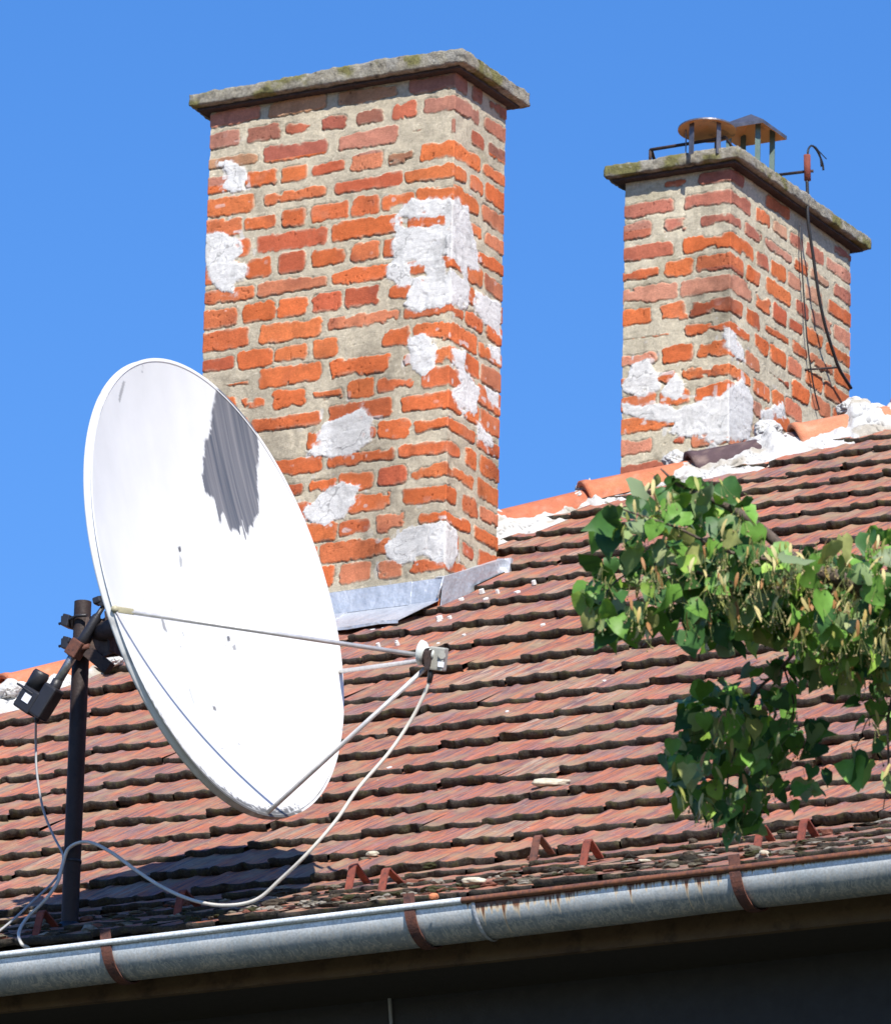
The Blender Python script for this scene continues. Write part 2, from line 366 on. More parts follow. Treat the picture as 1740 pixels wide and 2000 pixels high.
ROWS = [-4.32, -4.14, -3.95, -3.75, -3.53, -3.31, -3.08, -2.83, -2.57, -2.31, -2.06, -1.80, -1.54, -1.27, -0.98, -0.67, -0.36, -0.07, 0.22, 0.48, 0.72, 0.95, 1.20, 1.42, 1.66, 1.88, 2.10, 2.34, 2.58, 2.82, 3.06, 3.30, 3.55]
TW = 0.203
PROF_U = np.array([0, .04, .09, .13, .20, .34, .44, .49, .55, .60, .74, .88, .94, 1.0])
PROF_H = np.array([.0058, .0085, .0085, .0050, .0030, .0030, .0055, .0082, .0082, .0046, .0020, .0014, .0022, -.001])
PAL = np.array([(.43, .165, .115), (.46, .18, .12), (.29, .165, .15), (.33, .155, .135), (.44, .19, .12), (.42, .30, .22), (.44, .18, .12), (.29, .17, .155)])
def build_tiles():
    rng = np.random.default_rng(5)
    VV, QQ, CC, UV = [], [], [], []; off = 0
    uu = np.linspace(0, 1, 34)
    for ri, v0 in enumerate(ROWS):
        kick = v0 < VK
        nxt = ROWS[ri + 1] if ri + 1 < len(ROWS) else v0 + .25
        shift = rng.uniform(0, TW)
        for ti in range(-26, 32):
            u0 = ti * TW + shift + rng.normal(0, .004)
            uc = u0 + TW / 2; yc = (v0 + .1) * math.cos(PITCH)
            if yc > hipy(uc) + 0.02 or uc > 5.5: continue
            if uc < -5: continue
            clip = None
            y0 = v0 * math.cos(PITCH); y1 = y0 + .27
            if y1 > 0.0 and y0 < .40 and -1.05 < uc < 0.14 and y0 > -.05:
                if uc < 0.03 - TW / 2: continue
                clip = 0.035
            L = nxt - v0 + .045
            vs = np.array([0, .006, .02, .05, .1, .15, .2, .26, 1.0]) ; vs = np.clip(vs, 0, None); vs[-1] = L; vs[-2] = min(vs[-2], L - .03)
            vs = np.sort(np.minimum(vs, L))
            jit = rng.normal(0, .007); lift = rng.normal(0, .003) + (rng.random() < .06) * .006; skew = rng.normal(0, .006)
            h = np.interp(uu, PROF_U, PROF_H)
            if kick: h = h * .6
            nu = len(uu)
            # rows of vertices: under-lip, lower edge, mid edge, then top surface
            vrows, hrows, mrows, krow = [], [], [], []
            th = .029 if not kick else .021
            tl = .032 if not kick else .024
            seed = int(rng.integers(0, 9999))
            un = uu * TW + u0
            n1 = fbm(un * 30, un * 0 + ri * 3.1, seed=11, oct=5, gain=.7) * .015 + sstep(.45, .75, vn(un * 26, un * 0 + ri * 7.7, seed=15)) * .016
            n2 = fbm(un * 60, un * 0 + ri * 5.7 + 9, seed=12, oct=4, gain=.7) * .009
            base = tl + h + lift
            mid = n2 + rng.uniform(-.001, .001)
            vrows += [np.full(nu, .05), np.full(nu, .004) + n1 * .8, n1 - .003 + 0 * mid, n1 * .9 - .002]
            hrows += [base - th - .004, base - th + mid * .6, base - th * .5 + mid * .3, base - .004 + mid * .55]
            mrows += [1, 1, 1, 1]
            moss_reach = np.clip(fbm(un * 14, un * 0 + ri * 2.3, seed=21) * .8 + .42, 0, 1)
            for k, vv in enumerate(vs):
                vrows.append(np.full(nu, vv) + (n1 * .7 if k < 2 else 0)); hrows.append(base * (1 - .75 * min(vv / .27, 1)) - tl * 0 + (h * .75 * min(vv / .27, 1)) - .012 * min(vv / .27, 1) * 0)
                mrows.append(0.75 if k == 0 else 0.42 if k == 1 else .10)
            vr = np.stack(vrows, 1); hr = np.stack(hrows, 1)             # nu x nrows
            vg = v0 + jit + vr + skew * (uu[:, None] - .5) * 2
            ug = np.broadcast_to(un[:, None], vg.shape).copy()
            if clip is not None: ug = np.maximum(ug, clip)
            P, N = surf(ug, vg); P = P + N * hr[..., None]
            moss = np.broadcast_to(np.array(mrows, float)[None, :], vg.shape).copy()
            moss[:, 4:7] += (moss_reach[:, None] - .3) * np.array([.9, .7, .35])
            if kick: moss += .12 * (rng.random() < .6)
            c = PAL[rng.integers(0, len(PAL))] * rng.uniform(.85, 1.15)
            if kick: c = c * .5 + np.array([.22, .17, .12]) * .5
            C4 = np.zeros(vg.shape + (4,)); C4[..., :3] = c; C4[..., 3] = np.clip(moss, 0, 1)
            # pale worn line on the upper arris here and there
            nr = vg.shape[1]
            VV.append(P.reshape(-1, 3)); CC.append(C4.reshape(-1, 4)); UV.append(np.stack([ug + (seed % 97) * .37, vg + (seed % 31)], -1).reshape(-1, 2))
            QQ.append(grid_q(nu, nr, off)); off += nu * nr
            # side lap: close the left edge downwards
    V = np.concatenate(VV); Q = np.concatenate(QQ)[:, ::-1]; C = np.concatenate(CC)
    return np_obj('roof_covering', V, Q, M_TILE, HOUSE, C, np.concatenate(UV))
roof = build_tiles()
# deck below the tiles (stops light leaking) and the other slope of the hip
def sheet(name, pts, faces, mat, parent):
    bm = bmesh.new(); vs = [bm.verts.new(tuple(map(float, p))) for p in pts]
    for f in faces: bm.faces.new([vs[i] for i in f])
    return bm_obj(name, bm, mat, parent)
xs = np.linspace(-5, 5.5, 60); xs = np.unique(np.concatenate([xs, HX[(HX > -5)]]))
pts = []; 
for x in xs:
    hy = float(hipy(x)); lo = -3.66
    for k in range(12):
        y = lo + (hy - .02 - lo) * k / 11 if hy > lo else lo
        pts.append((x, y, float(roof_z(y)) - .012))
    
bmf = []
for i in range(len(xs) - 1):
    for k in range(11): bmf.append((i * 12 + k, (i + 1) * 12 + k, (i + 1) * 12 + k + 1, i * 12 + k + 1))
sheet('roof_deck', pts, bmf, M_SOFFIT, HOUSE)
def back_slope():
    xs = []; VV, QQ, CC, UV = [], [], [], []; off = 0
    rows = np.arange(-5.2, 2.7, .25); rng = np.random.default_rng(8)
    for x0 in rows:
        x1 = x0 + .29
        ys = np.linspace(-6.2, 8, 280)
        ys = ys[ys > hipy(x0) - .0]
        wave = .010 * np.abs(np.sin(ys / TW * math.pi + x0 * 5))
        A = np.stack([np.full_like(ys, x0), ys, np.minimum(hipy(x0), hipy(x0)) * T + .035 + wave - .0 * ys], -1)
        A0 = A - np.array([0, 0, .03])
        B = np.stack([np.full_like(ys, x1), np.maximum(ys, float(hipy(x1)) + .02), np.full_like(ys, float(hipy(x1)) * T + .012) + wave], -1)
        P = np.stack([A0, A, B], 1); nu = len(ys)
        VV.append(P.reshape(-1, 3)); QQ.append(grid_q(nu, 3, off)); off += nu * 3
        c = PAL[(np.floor(ys / TW).astype(int) * 7 + int(x0 * 4)) % len(PAL)]
        C = np.zeros((nu, 3, 4)); C[..., :3] = c[:, None]; C[:, 0, 3] = 1; C[:, 1, 3] = .6
        CC.append(C.reshape(-1, 4)); UV.append(np.stack([np.broadcast_to(ys[:, None], (nu, 3)), P[..., 0]], -1).reshape(-1, 2))
    return np_obj('back_roof_covering', np.concatenate(VV), np.concatenate(QQ), M_TILE, HOUSE, np.concatenate(CC), np.concatenate(UV))
back_slope()

# walls, soffit, fascia below the eave
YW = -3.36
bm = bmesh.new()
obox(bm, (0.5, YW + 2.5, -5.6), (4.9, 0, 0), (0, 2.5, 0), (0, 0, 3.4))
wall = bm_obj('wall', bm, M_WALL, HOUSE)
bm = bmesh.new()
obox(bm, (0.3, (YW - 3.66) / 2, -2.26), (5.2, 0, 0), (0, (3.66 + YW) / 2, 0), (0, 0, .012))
bm_obj('soffit', bm, mat_plain('shade_dark_soffit', (.035, .029, .025), .95), HOUSE); bm = bmesh.new()  # soffit near-black: the eave's shade is put into its colour
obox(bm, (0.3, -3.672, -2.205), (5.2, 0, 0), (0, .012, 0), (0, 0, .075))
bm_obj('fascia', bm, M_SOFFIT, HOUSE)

# ------------------------------------------------------------------ gutter
GY = -3.80                                   # axis of the half-round gutter
gl = hit(0, 1868, (0, 1, 0), GY - .08); gr = hit(1740, 1662, (0, 1, 0), GY - .08)
GR = 0.082
def gz(x): return gl[2] + (gr[2] - gl[2]) * (x - gl[0]) / (gr[0] - gl[0])
def gutter():
    xs = np.arange(-4.6, 5.4, .02); n = 30
    a = np.linspace(0, math.pi, n)             # from front lip round underneath to back lip
    V, C, UV = [], [], []
    for x in xs:
        z = gz(x); j = (vn(x * 3, 0, seed=4)) * .0025
        r = GR + j
        prof = []
        # rolled bead on the lip
        for k in range(8):
            t = math.pi * 1.5 - k / 7 * math.pi * 1.5
            prof.append((-r - .007 + .009 * math.cos(t + math.pi * .0), -0.0 + .009 * math.sin(t)))
        for t in a: prof.append((-r * math.cos(t), -r * math.sin(t) * 1.05 - .006))
        for i, (py, pz) in enumerate(prof):
            V.append((x, GY + py, z + pz)); UV.append((x, max(0, (i - 7)) / (n * .62) if i > 7 else 0))
    # rust stretches measured along the lip
    x_a = hit(915, 1755, (0, 1, 0), GY - .08)[0]; x_b = hit(1410, 1700, (0, 1, 0), GY - .08)[0]
    for x in xs:
        k = sstep(x_a - .02, x_a + .02, np.array(x)) * (1 - .70 * sstep(x_b - .1, x_b + .1, np.array(x)))
        k = float(k); amp = .95 * k * (1.0 + .5 * float(vn(x * 2.2, 3, seed=9)))
        C += [(amp, amp, amp, 1)] * len(prof)
    nv = len(prof)
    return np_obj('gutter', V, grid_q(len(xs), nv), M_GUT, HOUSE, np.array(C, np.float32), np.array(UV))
GUT = gutter()
def sub(o, p): par(o, p); return o
BR = []
for px, py in ((207, 1850), (800, 1775), (1435, 1690)):
    P = hit(px, py, (0, 1, 0), GY - .08); bm = bmesh.new()
    x = P[0]; z = gz(x); prof = []
    for t in np.linspace(-.35, math.pi * .98, 26):
        r = GR + .0085
        if t < 0: prof.append((-r, .0 - t * .11))
        else: prof.append((-r * math.cos(t), -r * math.sin(t) * 1.05 - .006))
    hw = .0165; rows = []
    for i, (a, b) in enumerate(prof):
        d = np.array(prof[min(i + 1, 25)]) - np.array(prof[max(i - 1, 0)]); d /= np.linalg.norm(d); nrm = np.array([-d[1], d[0]]) * -.005
        rows.append([bm.verts.new((x + s * hw + .02 * math.sin(i / 25 * 2), GY + a + nn * nrm[0], z + b + nn * nrm[1])) for s, nn in ((-1, 0), (1, 0), (1, -1), (-1, -1))])
    for r0, r1 in zip(rows, rows[1:]):
        for k in range(4): bm.faces.new((r0[k], r0[(k + 1) % 4], r1[(k + 1) % 4], r1[k]))
    bm.faces.new(rows[0]); bm.faces.new(rows[-1][::-1])
    o = bm_obj('gutter_bracket', bm, M_STRAP, GUT)
    bm = bmesh.new()
    for k in (3, 9):
        c = rows[k][0].co if False else None
    bm.free()
# joint collar of the gutter
P = hit(925, 1760, (0, 1, 0), GY - .08); bm = bmesh.new(); x = P[0]; z = gz(x); prev = None
for t in np.linspace(0, math.pi, 24):
    r = GR + .0035
    ring = [bm.verts.new((x + dx + .012 * math.sin(t), GY - (r + k) * math.cos(t), z - (r + k) * math.sin(t) * 1.05 - .006)) for dx, k in ((-.006, 0), (0, .003), (.006, 0))]
    if prev:
        for k in range(2): bm.faces.new((prev[k], prev[k + 1], ring[k + 1], ring[k]))
    prev = ring
bm_obj('gutter_seam', bm, M_FLASH, GUT, True)

# ------------------------------------------------------------------ hip tiles and their mortar bed
hipP = []
for x in np.arange(-4.4, 2.6, .01): hipP.append((x, float(hipy(x)), float(hipy(x)) * T))
hipP = np.array(hipP)
seg = np.r_[0, np.cumsum(np.linalg.norm(np.diff(hipP, axis=0), axis=1))]
# smooth the line a little
for _ in range(30): hipP[1:-1] = (hipP[:-2] + hipP[2:]) / 2
def hip_at(s): return np.array([np.interp(s, seg, hipP[:, k]) for k in range(3)])
def hip_s(px, py):
    P = hit(px, py, (0, -T, 1), .08); return float(np.interp(P[0], hipP[:, 0], seg))
S1 = hip_s(1490, 850)
starts = []
s0 = hip_s(985, 1000); LT = hip_s(1150, 950) - s0
k = -14
while s0 + k * LT < seg[-1] - .3:
    starts.append(s0 + k * LT); k += 1
rng = np.random.default_rng(3)
hcols = [(.60, .20, .10), (.52, .17, .09), (.62, .24, .13), (.48, .15, .085)]
for i, s in enumerate(starts):
    if s < 0: continue
    a, b = hip_at(s), hip_at(s + LT * 1.1); d = b - a; Ld = np.linalg.norm(d); d /= Ld
    side = np.cross(d, (0, 0, 1)); side /= np.linalg.norm(side); up = np.cross(side, d)
    nu, nv = 22, 19
    uu = np.linspace(0, 1, nu); tt = np.linspace(-.08, math.pi + .08, nv)
    V = []
    for uq in uu:
        r = (.098 - .020 * uq) + .006 * (uq < .06)
        for t in tt:
            V.append(a + d * (uq * Ld) + side * r * math.cos(t) * 1.0 + up * (r * math.sin(t) * .92 - .004 + .012 * (1 - uq)))
    # thickness at the lower end
    V = np.array(V); inner = V.copy()
    ax = np.array([a + d * (uq * Ld) for uq in uu]); 
    inner = inner + (np.repeat(ax, nv, 0) - inner) * .17
    Q = grid_q(nu, nv); e = np.arange(nv - 1)
    cap = np.stack([e, e + 1, e + 1 + nu * nv, e + nu * nv], -1)
    pxl = s
    c = np.array(hcols[int(rng.integers(0, 4))])
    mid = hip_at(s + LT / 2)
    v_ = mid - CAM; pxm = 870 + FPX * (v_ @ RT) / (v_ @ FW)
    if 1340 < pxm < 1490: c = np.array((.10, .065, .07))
    allV = np.concatenate([V, inner]); C = np.ones((len(allV), 4)); n = fbm(allV[:, 0] * 9, allV[:, 1] * 9, allV[:, 2] * 9, seed=i)
    C[:, :3] = c * (1 + .25 * n[:, None])
    wn = fbm(allV[:, 0] * 30, allV[:, 1] * 30, allV[:, 2] * 30, seed=40)
    lowm = sstep(.25, .6, wn + .15)[:, None] * .5; C[:, :3] = C[:, :3] * (1 - lowm * .5) + np.array((.6, .45, .35)) * lowm * .5
    np_obj('hip_tile', allV, np.concatenate([Q, Q[:, ::-1] + nu * nv, cap]), M_HIP, HOUSE, C)

def mortar_bed():
    ss = np.arange(0.0, seg[-1] - .2, .006); qn = 26
    V, C = [], []
    A = np.array([hip_at(s) for s in ss]); D = np.gradient(A, axis=0); D /= np.linalg.norm(D, axis=1)[:, None]
    v_ = A - CAM; px = 870 + FPX * (v_ @ RT) / (v_ @ FW)
    # how wide the bed spreads on the front slope, by place
    wid = np.interp(px, [-600, 0, 60, 130, 230, 990, 1060, 1100, 1160, 1250, 1300, 1400, 1480, 1540, 1640, 1700, 1760, 3000],
                    [.08, .16, .14, .05, .08, .18, .13, .07, .10, .07, .10, .18, .18, .09, .18, .16, .11, .08])
    top = np.interp(px, [-600, 960, 1000, 1130, 1145, 1160, 1290, 1320, 1480, 1500, 1525, 1640, 1660, 1690, 1720, 3000],
                    [.03, .085, .05, .03, .085, .03, .03, .05, .06, .10, .05, .05, .098, .09, .05, .05])
    wid = wid + fbm(ss * 9, ss * 0, seed=31) * .06
    for i in range(len(ss)):
        a = A[i]; d = D[i]; side = np.array([d[1], -d[0], 0]); side /= np.linalg.norm(side)
        for k in range(qn):
            q = k / (qn - 1)
            # inner start below the barrel, runs down to the tiles
            dist = .03 + q * (wid[i] + .03)
            x, y = a[0] + side[0] * dist, a[1] + side[1] * dist
            zr = float(y) * T
            lift = top[i] * (1 - q) ** .7 + .034 * (1 - q * .55)
            if top[i] > .08 and q < .5: lift += .01
            V.append((x, y, zr + lift))
    V = np.array(V); nse = fbm(V[:, 0] * 22, V[:, 1] * 22, V[:, 2] * 22, seed=55, oct=5)
    rid = 1 - np.abs(fbm(V[:, 0] * 14, V[:, 1] * 14, V[:, 2] * 20, seed=77, oct=3))
    q = np.tile(np.linspace(0, 1, qn), len(ss))
    V[:, 2] += nse * .017 + (rid - .85) * .020; V[:, 1] -= nse * .008
    V[:, 2] -= (q > .97) * .05
    C = np.ones((len(V), 4)); wt = fbm(V[:, 0] * 12, V[:, 1] * 12, V[:, 2] * 12, seed=91)
    base = np.array((.60, .595, .57)); tan = np.array((.44, .40, .33)); k = sstep(.05, .35, wt)[:, None]
    C[:, :3] = base * (1 - k) + tan * k
    cr = (np.abs(fbm(V[:, 0] * 10, V[:, 1] * 10, V[:, 2] * 10, seed=12, oct=4)) < .018)[:, None]
    C[:, :3] = np.where(cr, C[:, :3] * .45, C[:, :3]); V[:, 2] -= cr[:, 0] * .006
    np_obj('hip_mortar', V, grid_q(len(ss), qn), M_MORTAR, HOUSE, C)
mortar_bed()
def lump(px, py, w, h, seed):
    p = on_roof(px, py + 6, .06); s_ = ((p - CAM) @ FW) / FPX
    bm = bmesh.new(); bmesh.ops.create_icosphere(bm, subdivisions=5, radius=1); P = np.array([v.co[:] for v in bm.verts])
    n = 1 + .45 * fbm(P[:, 0] * 1.5, P[:, 1] * 1.5, P[:, 2] * 1.5 + seed, seed=seed, oct=4, gain=.45) - .12 * (np.abs(fbm(P[:, 0] * 2, P[:, 1] * 2, P[:, 2] * 2, seed=seed + 5)) < .03)
    P = P * n[:, None]; a = RAD(17); W = P[:, :1] * w * s_ / 2 * (RT * math.cos(a) + UP * math.sin(a)) + P[:, 1:2] * h * s_ / 2 * (UP * math.cos(a) - RT * math.sin(a)) + P[:, 2:] * .07 * FW
    for v, q in zip(bm.verts, W): v.co = Vector(p + q)
    o = bm_obj('hip_mortar', bm, M_MORTAR, HOUSE, True); C = np.ones((len(P), 4), np.float32); C[:, :3] = np.array((.60, .595, .57)) * (1 + .3 * fbm(P[:, 0] * 3, P[:, 1] * 3, P[:, 2] * 3, seed=seed + 9))[:, None]
    ca = o.data.color_attributes.new('Col', 'FLOAT_COLOR', 'POINT'); ca.data.foreach_set('color', C.ravel())
for i, q in enumerate([(1146, 951, 42, 34), (1130, 962, 26, 20), (1500, 836, 58, 46), (1484, 862, 52, 34), (1665, 790, 62, 42), (1700, 800, 60, 34), (1318, 893, 46, 34), (1375, 893, 60, 20), (225, 1285, 40, 24), (20, 1345, 70, 44)]): lump(*q, 60 + i)

# ------------------------------------------------------------------ chimneys
CH = .0836
def chimney_mesh(X0, Y0, W, D, zb, zt, zref, rowsF, rowsS, patches, holes, seed, palette, toprows, lean, label, res=.003, refpar=0, mcol=(.52, .455, .335), more=0.0):
    """X0,Y0 = nearest corner; front face spans X0-W..X0 (s<0), side face Y0..Y0+D (s>0)"""
    rng = np.random.default_rng(seed)
    rc = .003
    # perimeter stations (s, x, y, nx, ny)
    st = []
    def arcst(cx, cy, a0, a1, s, n=5):
        for k in range(n):
            a = a0 + (a1 - a0) * k / (n - 1); st.append((s + (k - (n - 1) / 2) * .0015, cx + rc * math.cos(a), cy + rc * math.sin(a), math.cos(a), math.sin(a)))
    s = -W - D
    for v in np.arange(D - rc, rc, -.012): st.append((-W - v, X0 - W, Y0 + v, -1, 0))
    arcst(X0 - W + rc, Y0 + rc, math.pi, math.pi * 1.5, -W)
    for v in np.arange(-W + rc + res, -rc, res): st.append((v, X0 + v, Y0, 0, -1))
    arcst(X0 - rc, Y0 + rc, math.pi * 1.5, math.pi * 2, 0)
    for v in np.arange(rc + res, D - rc, res): st.append((v, X0, Y0 + v, 1, 0))
    arcst(X0 - rc, Y0 + D - rc, 0, math.pi / 2, D)
    for v in np.arange(rc + .012, W - rc, .012): st.append((D + v, X0 - v, Y0 + D, 0, 1))
    arcst(X0 - W + rc, Y0 + D - rc, math.pi / 2, math.pi, D + W)
    st.append((D + W + .01, X0 - W, Y0 + D - rc - .001, -1, 0))
    st = np.array(st); zs = np.arange(zb, zt + res, res)
    S, Z = np.meshgrid(st[:, 0], zs, indexing='ij')
    # warp
    Sw = S + fbm(S * 28, Z * 28, seed=seed + 1) * .006; Zw = Z + fbm(S * 9, Z * 22, seed=seed + 2) * .0065 + fbm(S * 45, Z * 45, seed=seed + 3, oct=2) * .0025
    r = np.floor((Zw - zref) / CH).astype(int); zf = (Zw - zref) - r * CH
    par_ = (r + refpar) % 2
    bid = np.zeros(S.shape, int); dl = np.zeros(S.shape)
    joff = {}
    for rr in range(r.min(), r.max() + 1):
        m = r == rr
        j = list(rowsF[(rr + refpar) % 2]); js = list(rowsS[(rr + refpar) % 2])
        J = [-W - D - .05, -W] if False else [-W - D - .3, -W - D * .5]
        J += [-x + rng.normal(0, .006) for x in sorted(j, reverse=True)]
        J += [x + rng.normal(0, .006) for x in sorted(js)]
        x = D + .12
        while x < D + W + .3: J.append(x); x += .13 if rr % 2 else .26
        J = np.array(sorted(J)); sw = Sw[m]
        k = np.searchsorted(J, sw); k = np.clip(k, 1, len(J) - 1)
        # the far corners are brick corners too
        dl[m] = np.minimum(sw - J[k - 1], J[k] - sw); bid[m] = k + rr * 97
    dz = np.minimum(zf, CH - zf)
    key = (bid * 7919) & 0xffff
    rnd = lambda q: _h(key.astype(float), key * 0.0 + q, key * 0.0, seed)
    # mortar width per brick: some bricks are half smeared over
    smear = rnd(1); hfrac = zf / CH
    low = fbm(S * 7, Z * 9, seed=seed + 5, oct=3)
    topk = sstep(zt - .40, zt - .12, Z)
    wz = .0068 + more + .010 * (smear > .72) + .010 * low + .006 * topk; wl = .0062 + more + .014 * (rnd(2) > .75) + .012 * low + .006 * topk
    wz = np.maximum(wz, .0045); wl = np.maximum(wl, .004)
    # mortar sits more on the top of a brick (smeared down from the bed above)
    wzz = np.where(hfrac > .5, wz * 1.25, wz * .85)
    a, b = dl - wl, dz - wzz
    rr_ = .015
    d = np.minimum(a, b); corner = (a < rr_) & (b < rr_)
    d = np.where(corner, rr_ - np.hypot(np.maximum(rr_ - a, 0), np.maximum(rr_ - b, 0)), d)
    d = d + fbm(S * 55, Z * 55, seed=seed + 7, oct=4, gain=.6) * .0085
    # whole bricks lost under mortar here and there
    lost = (rnd(3) > .955) & (np.abs(S) > .01)
    d = d - .012 * sstep(.18, .45, fbm(S * 14 + 5, Z * 14, seed=seed + 61, oct=4))
    d = np.where(lost, d - .03 - .02 * low, d)
    bm_ = sstep(-.0012, .0018, d)
    # colours
    pal = np.array(palette); top = np.array(toprows)
    ci = (rnd(4) * len(pal)).astype(int) % len(pal); c = pal[ci]
    ti = (rnd(5) * len(top)).astype(int) % len(top); tk = (rnd(6) < topk * 1.1)[..., None]
    c = np.where(tk, top[ti], c)
    n1 = fbm(S * 16, Z * 26, seed=seed + 9, oct=4); n2 = fbm(S * 5 + rnd(7) * 40, Z * 5, seed=seed + 10, oct=3)
    c = c * (1 + .26 * n1[..., None]) * (.9 + .22 * rnd(8)[..., None])
    dk = sstep(.22, .5, n2)[..., None]; c = c * (1 - .45 * dk) + np.array((.20, .05, .035)) * .45 * dk
    pale = sstep(.25, .5, fbm(S * 11, Z * 11, seed=seed + 13))[..., None]; c = c * (1 - .25 * pale) + np.array((.62, .28, .17)) * .25 * pale
    # thin mortar film on the brick near its edges
    film = (sstep(.012, .0, d) * sstep(-.1, .35, fbm(S * 25, Z * 25, seed=seed + 14)))[..., None] * .45
    mc = np.array(mcol) * (1 + .20 * fbm(S * 20, Z * 20, seed=seed + 15)[..., None]) ; grit = vn(S * 160, Z * 160, seed=seed + 16)[..., None]
    mc = mc * (1 + .10 * grit); mc = mc + sstep(.9, .97, grit) * .2
    c = c * (1 - film) + mc * film
    mossy = sstep(.30, .5, fbm(S * 6, Z * 6, seed=seed + 22))[..., None] * .35; mc = mc * (1 - mossy) + np.array((.28, .25, .15)) * mossy
    colr = mc * (1 - bm_[..., None]) + c * bm_[..., None]
    # relief
    H = bm_ * (.0006 + .003 * (rnd(9) - .4)) + fbm(S * 40, Z * 40, seed=seed + 17, oct=4) * .0016
    H = H + (1 - bm_) * (fbm(S * 18, Z * 24, seed=seed + 18, oct=4) * .0035 - .0022)
    crack_shade = np.exp(-((d + .001) / .0022) ** 2) * sstep(.0, .35, fbm(S * 13, Z * 13, seed=seed + 19) + .14 + .12 * (hfrac < .5))
    H = H - crack_shade * .004; colr = colr * (1 - .38 * crack_shade[..., None] * np.array([1, 1, 1]))  # groove, plus the fine shadow under brick edges darkened into the colour
    pits = sstep(.72, .85, vn(S * 110, Z * 110, seed=seed + 20)) * bm_ * (rnd(10) > .6); H = H - pits * .003; colr = colr * (1 - .4 * pits[..., None])
    # white lime patches
    wob = fbm(S * 26, Z * 26, seed=seed + 30, oct=6, gain=.62) * .022
    pd = np.full(S.shape, 1.0)
    for poly in patches: pd = np.minimum(pd, poly_dist(S, Z, poly))
    for poly in holes: pd = np.maximum(pd, -poly_dist(S, Z, poly) * 1.0)
    pd = pd + wob; thin = sstep(.30, .42, fbm(S * 20, Z * 24, seed=seed + 84, oct=5, gain=.6)) * sstep(-.035, -.006, pd)
    pm = np.maximum(sstep(.0015, -.0015, pd) * (1 - .85 * thin), .55 * sstep(.016, -.0, pd) * sstep(.0, .3, fbm(S * 70, Z * 70, seed=seed + 48, oct=3)))
    tro = fbm(S * 16 + fbm(S * 8, Z * 8, seed=3) * 3, Z * 26, seed=seed + 31, oct=5)
    rid = np.abs(fbm(S * 12, Z * 12, seed=seed + 33, oct=4))
    ph = .0016 + tro * .0034 - sstep(.02, .0, rid) * .0025 * sstep(0, .3, fbm(S * 5, Z * 5, seed=seed + 44)) + .0012 * sstep(-.0, -.010, pd) - .003 * sstep(.25, .5, fbm(S * 30, Z * 30, seed=seed + 45))
    H = H * (1 - pm * .9) + pm * np.maximum(ph, .001)
    pc = np.array((.72, .71, .68)) * (1 + .10 * tro[..., None] + .08 * fbm(S * 6, Z * 6, seed=seed + 46)[..., None])
    pcr = (np.abs(fbm(S * 9, Z * 9, seed=seed + 47, oct=4)) < .012)[..., None]; pc = np.where(pcr, pc * .6, pc)
    colr = colr * (1 - pm[..., None]) + pc * pm[..., None]
    spl = sstep(.70, .78, vn(S * 38, Z * 38, seed=seed + 35)) * sstep(.12, .0, pd) * .7; colr = colr * (1 - spl[..., None]) + np.array((.66, .65, .63)) * spl[..., None]
    st_ = fbm(S * 4.5, Z * 1.6, seed=seed + 80, oct=5); st2 = fbm(S * 17, Z * 9, seed=seed + 81, oct=5, gain=.6)
    colr = colr * (1 - .30 * sstep(.05, .40, st_) - .22 * sstep(.15, .45, st2))[..., None] * (1 + .08 * sstep(.1, .4, -st_))[..., None]
    nx, ny = st[:, 3][:, None], st[:, 4][:, None]
    k = (Z - zb) / (zt - zb)
    X = st[:, 1][:, None] + nx * H + lean[0] * (Z - zt); Y = st[:, 2][:, None] + ny * H + lean[1] * (Z - zt)
    V = np.stack([X + 0 * Z, Y + 0 * Z, Z], -1).reshape(-1, 3)
    o = np_obj('chimney', V, grid_q(len(st), len(zs)), M_BRICK, HOUSE, colr.reshape(-1, 3))
    o['label'] = label
    return o

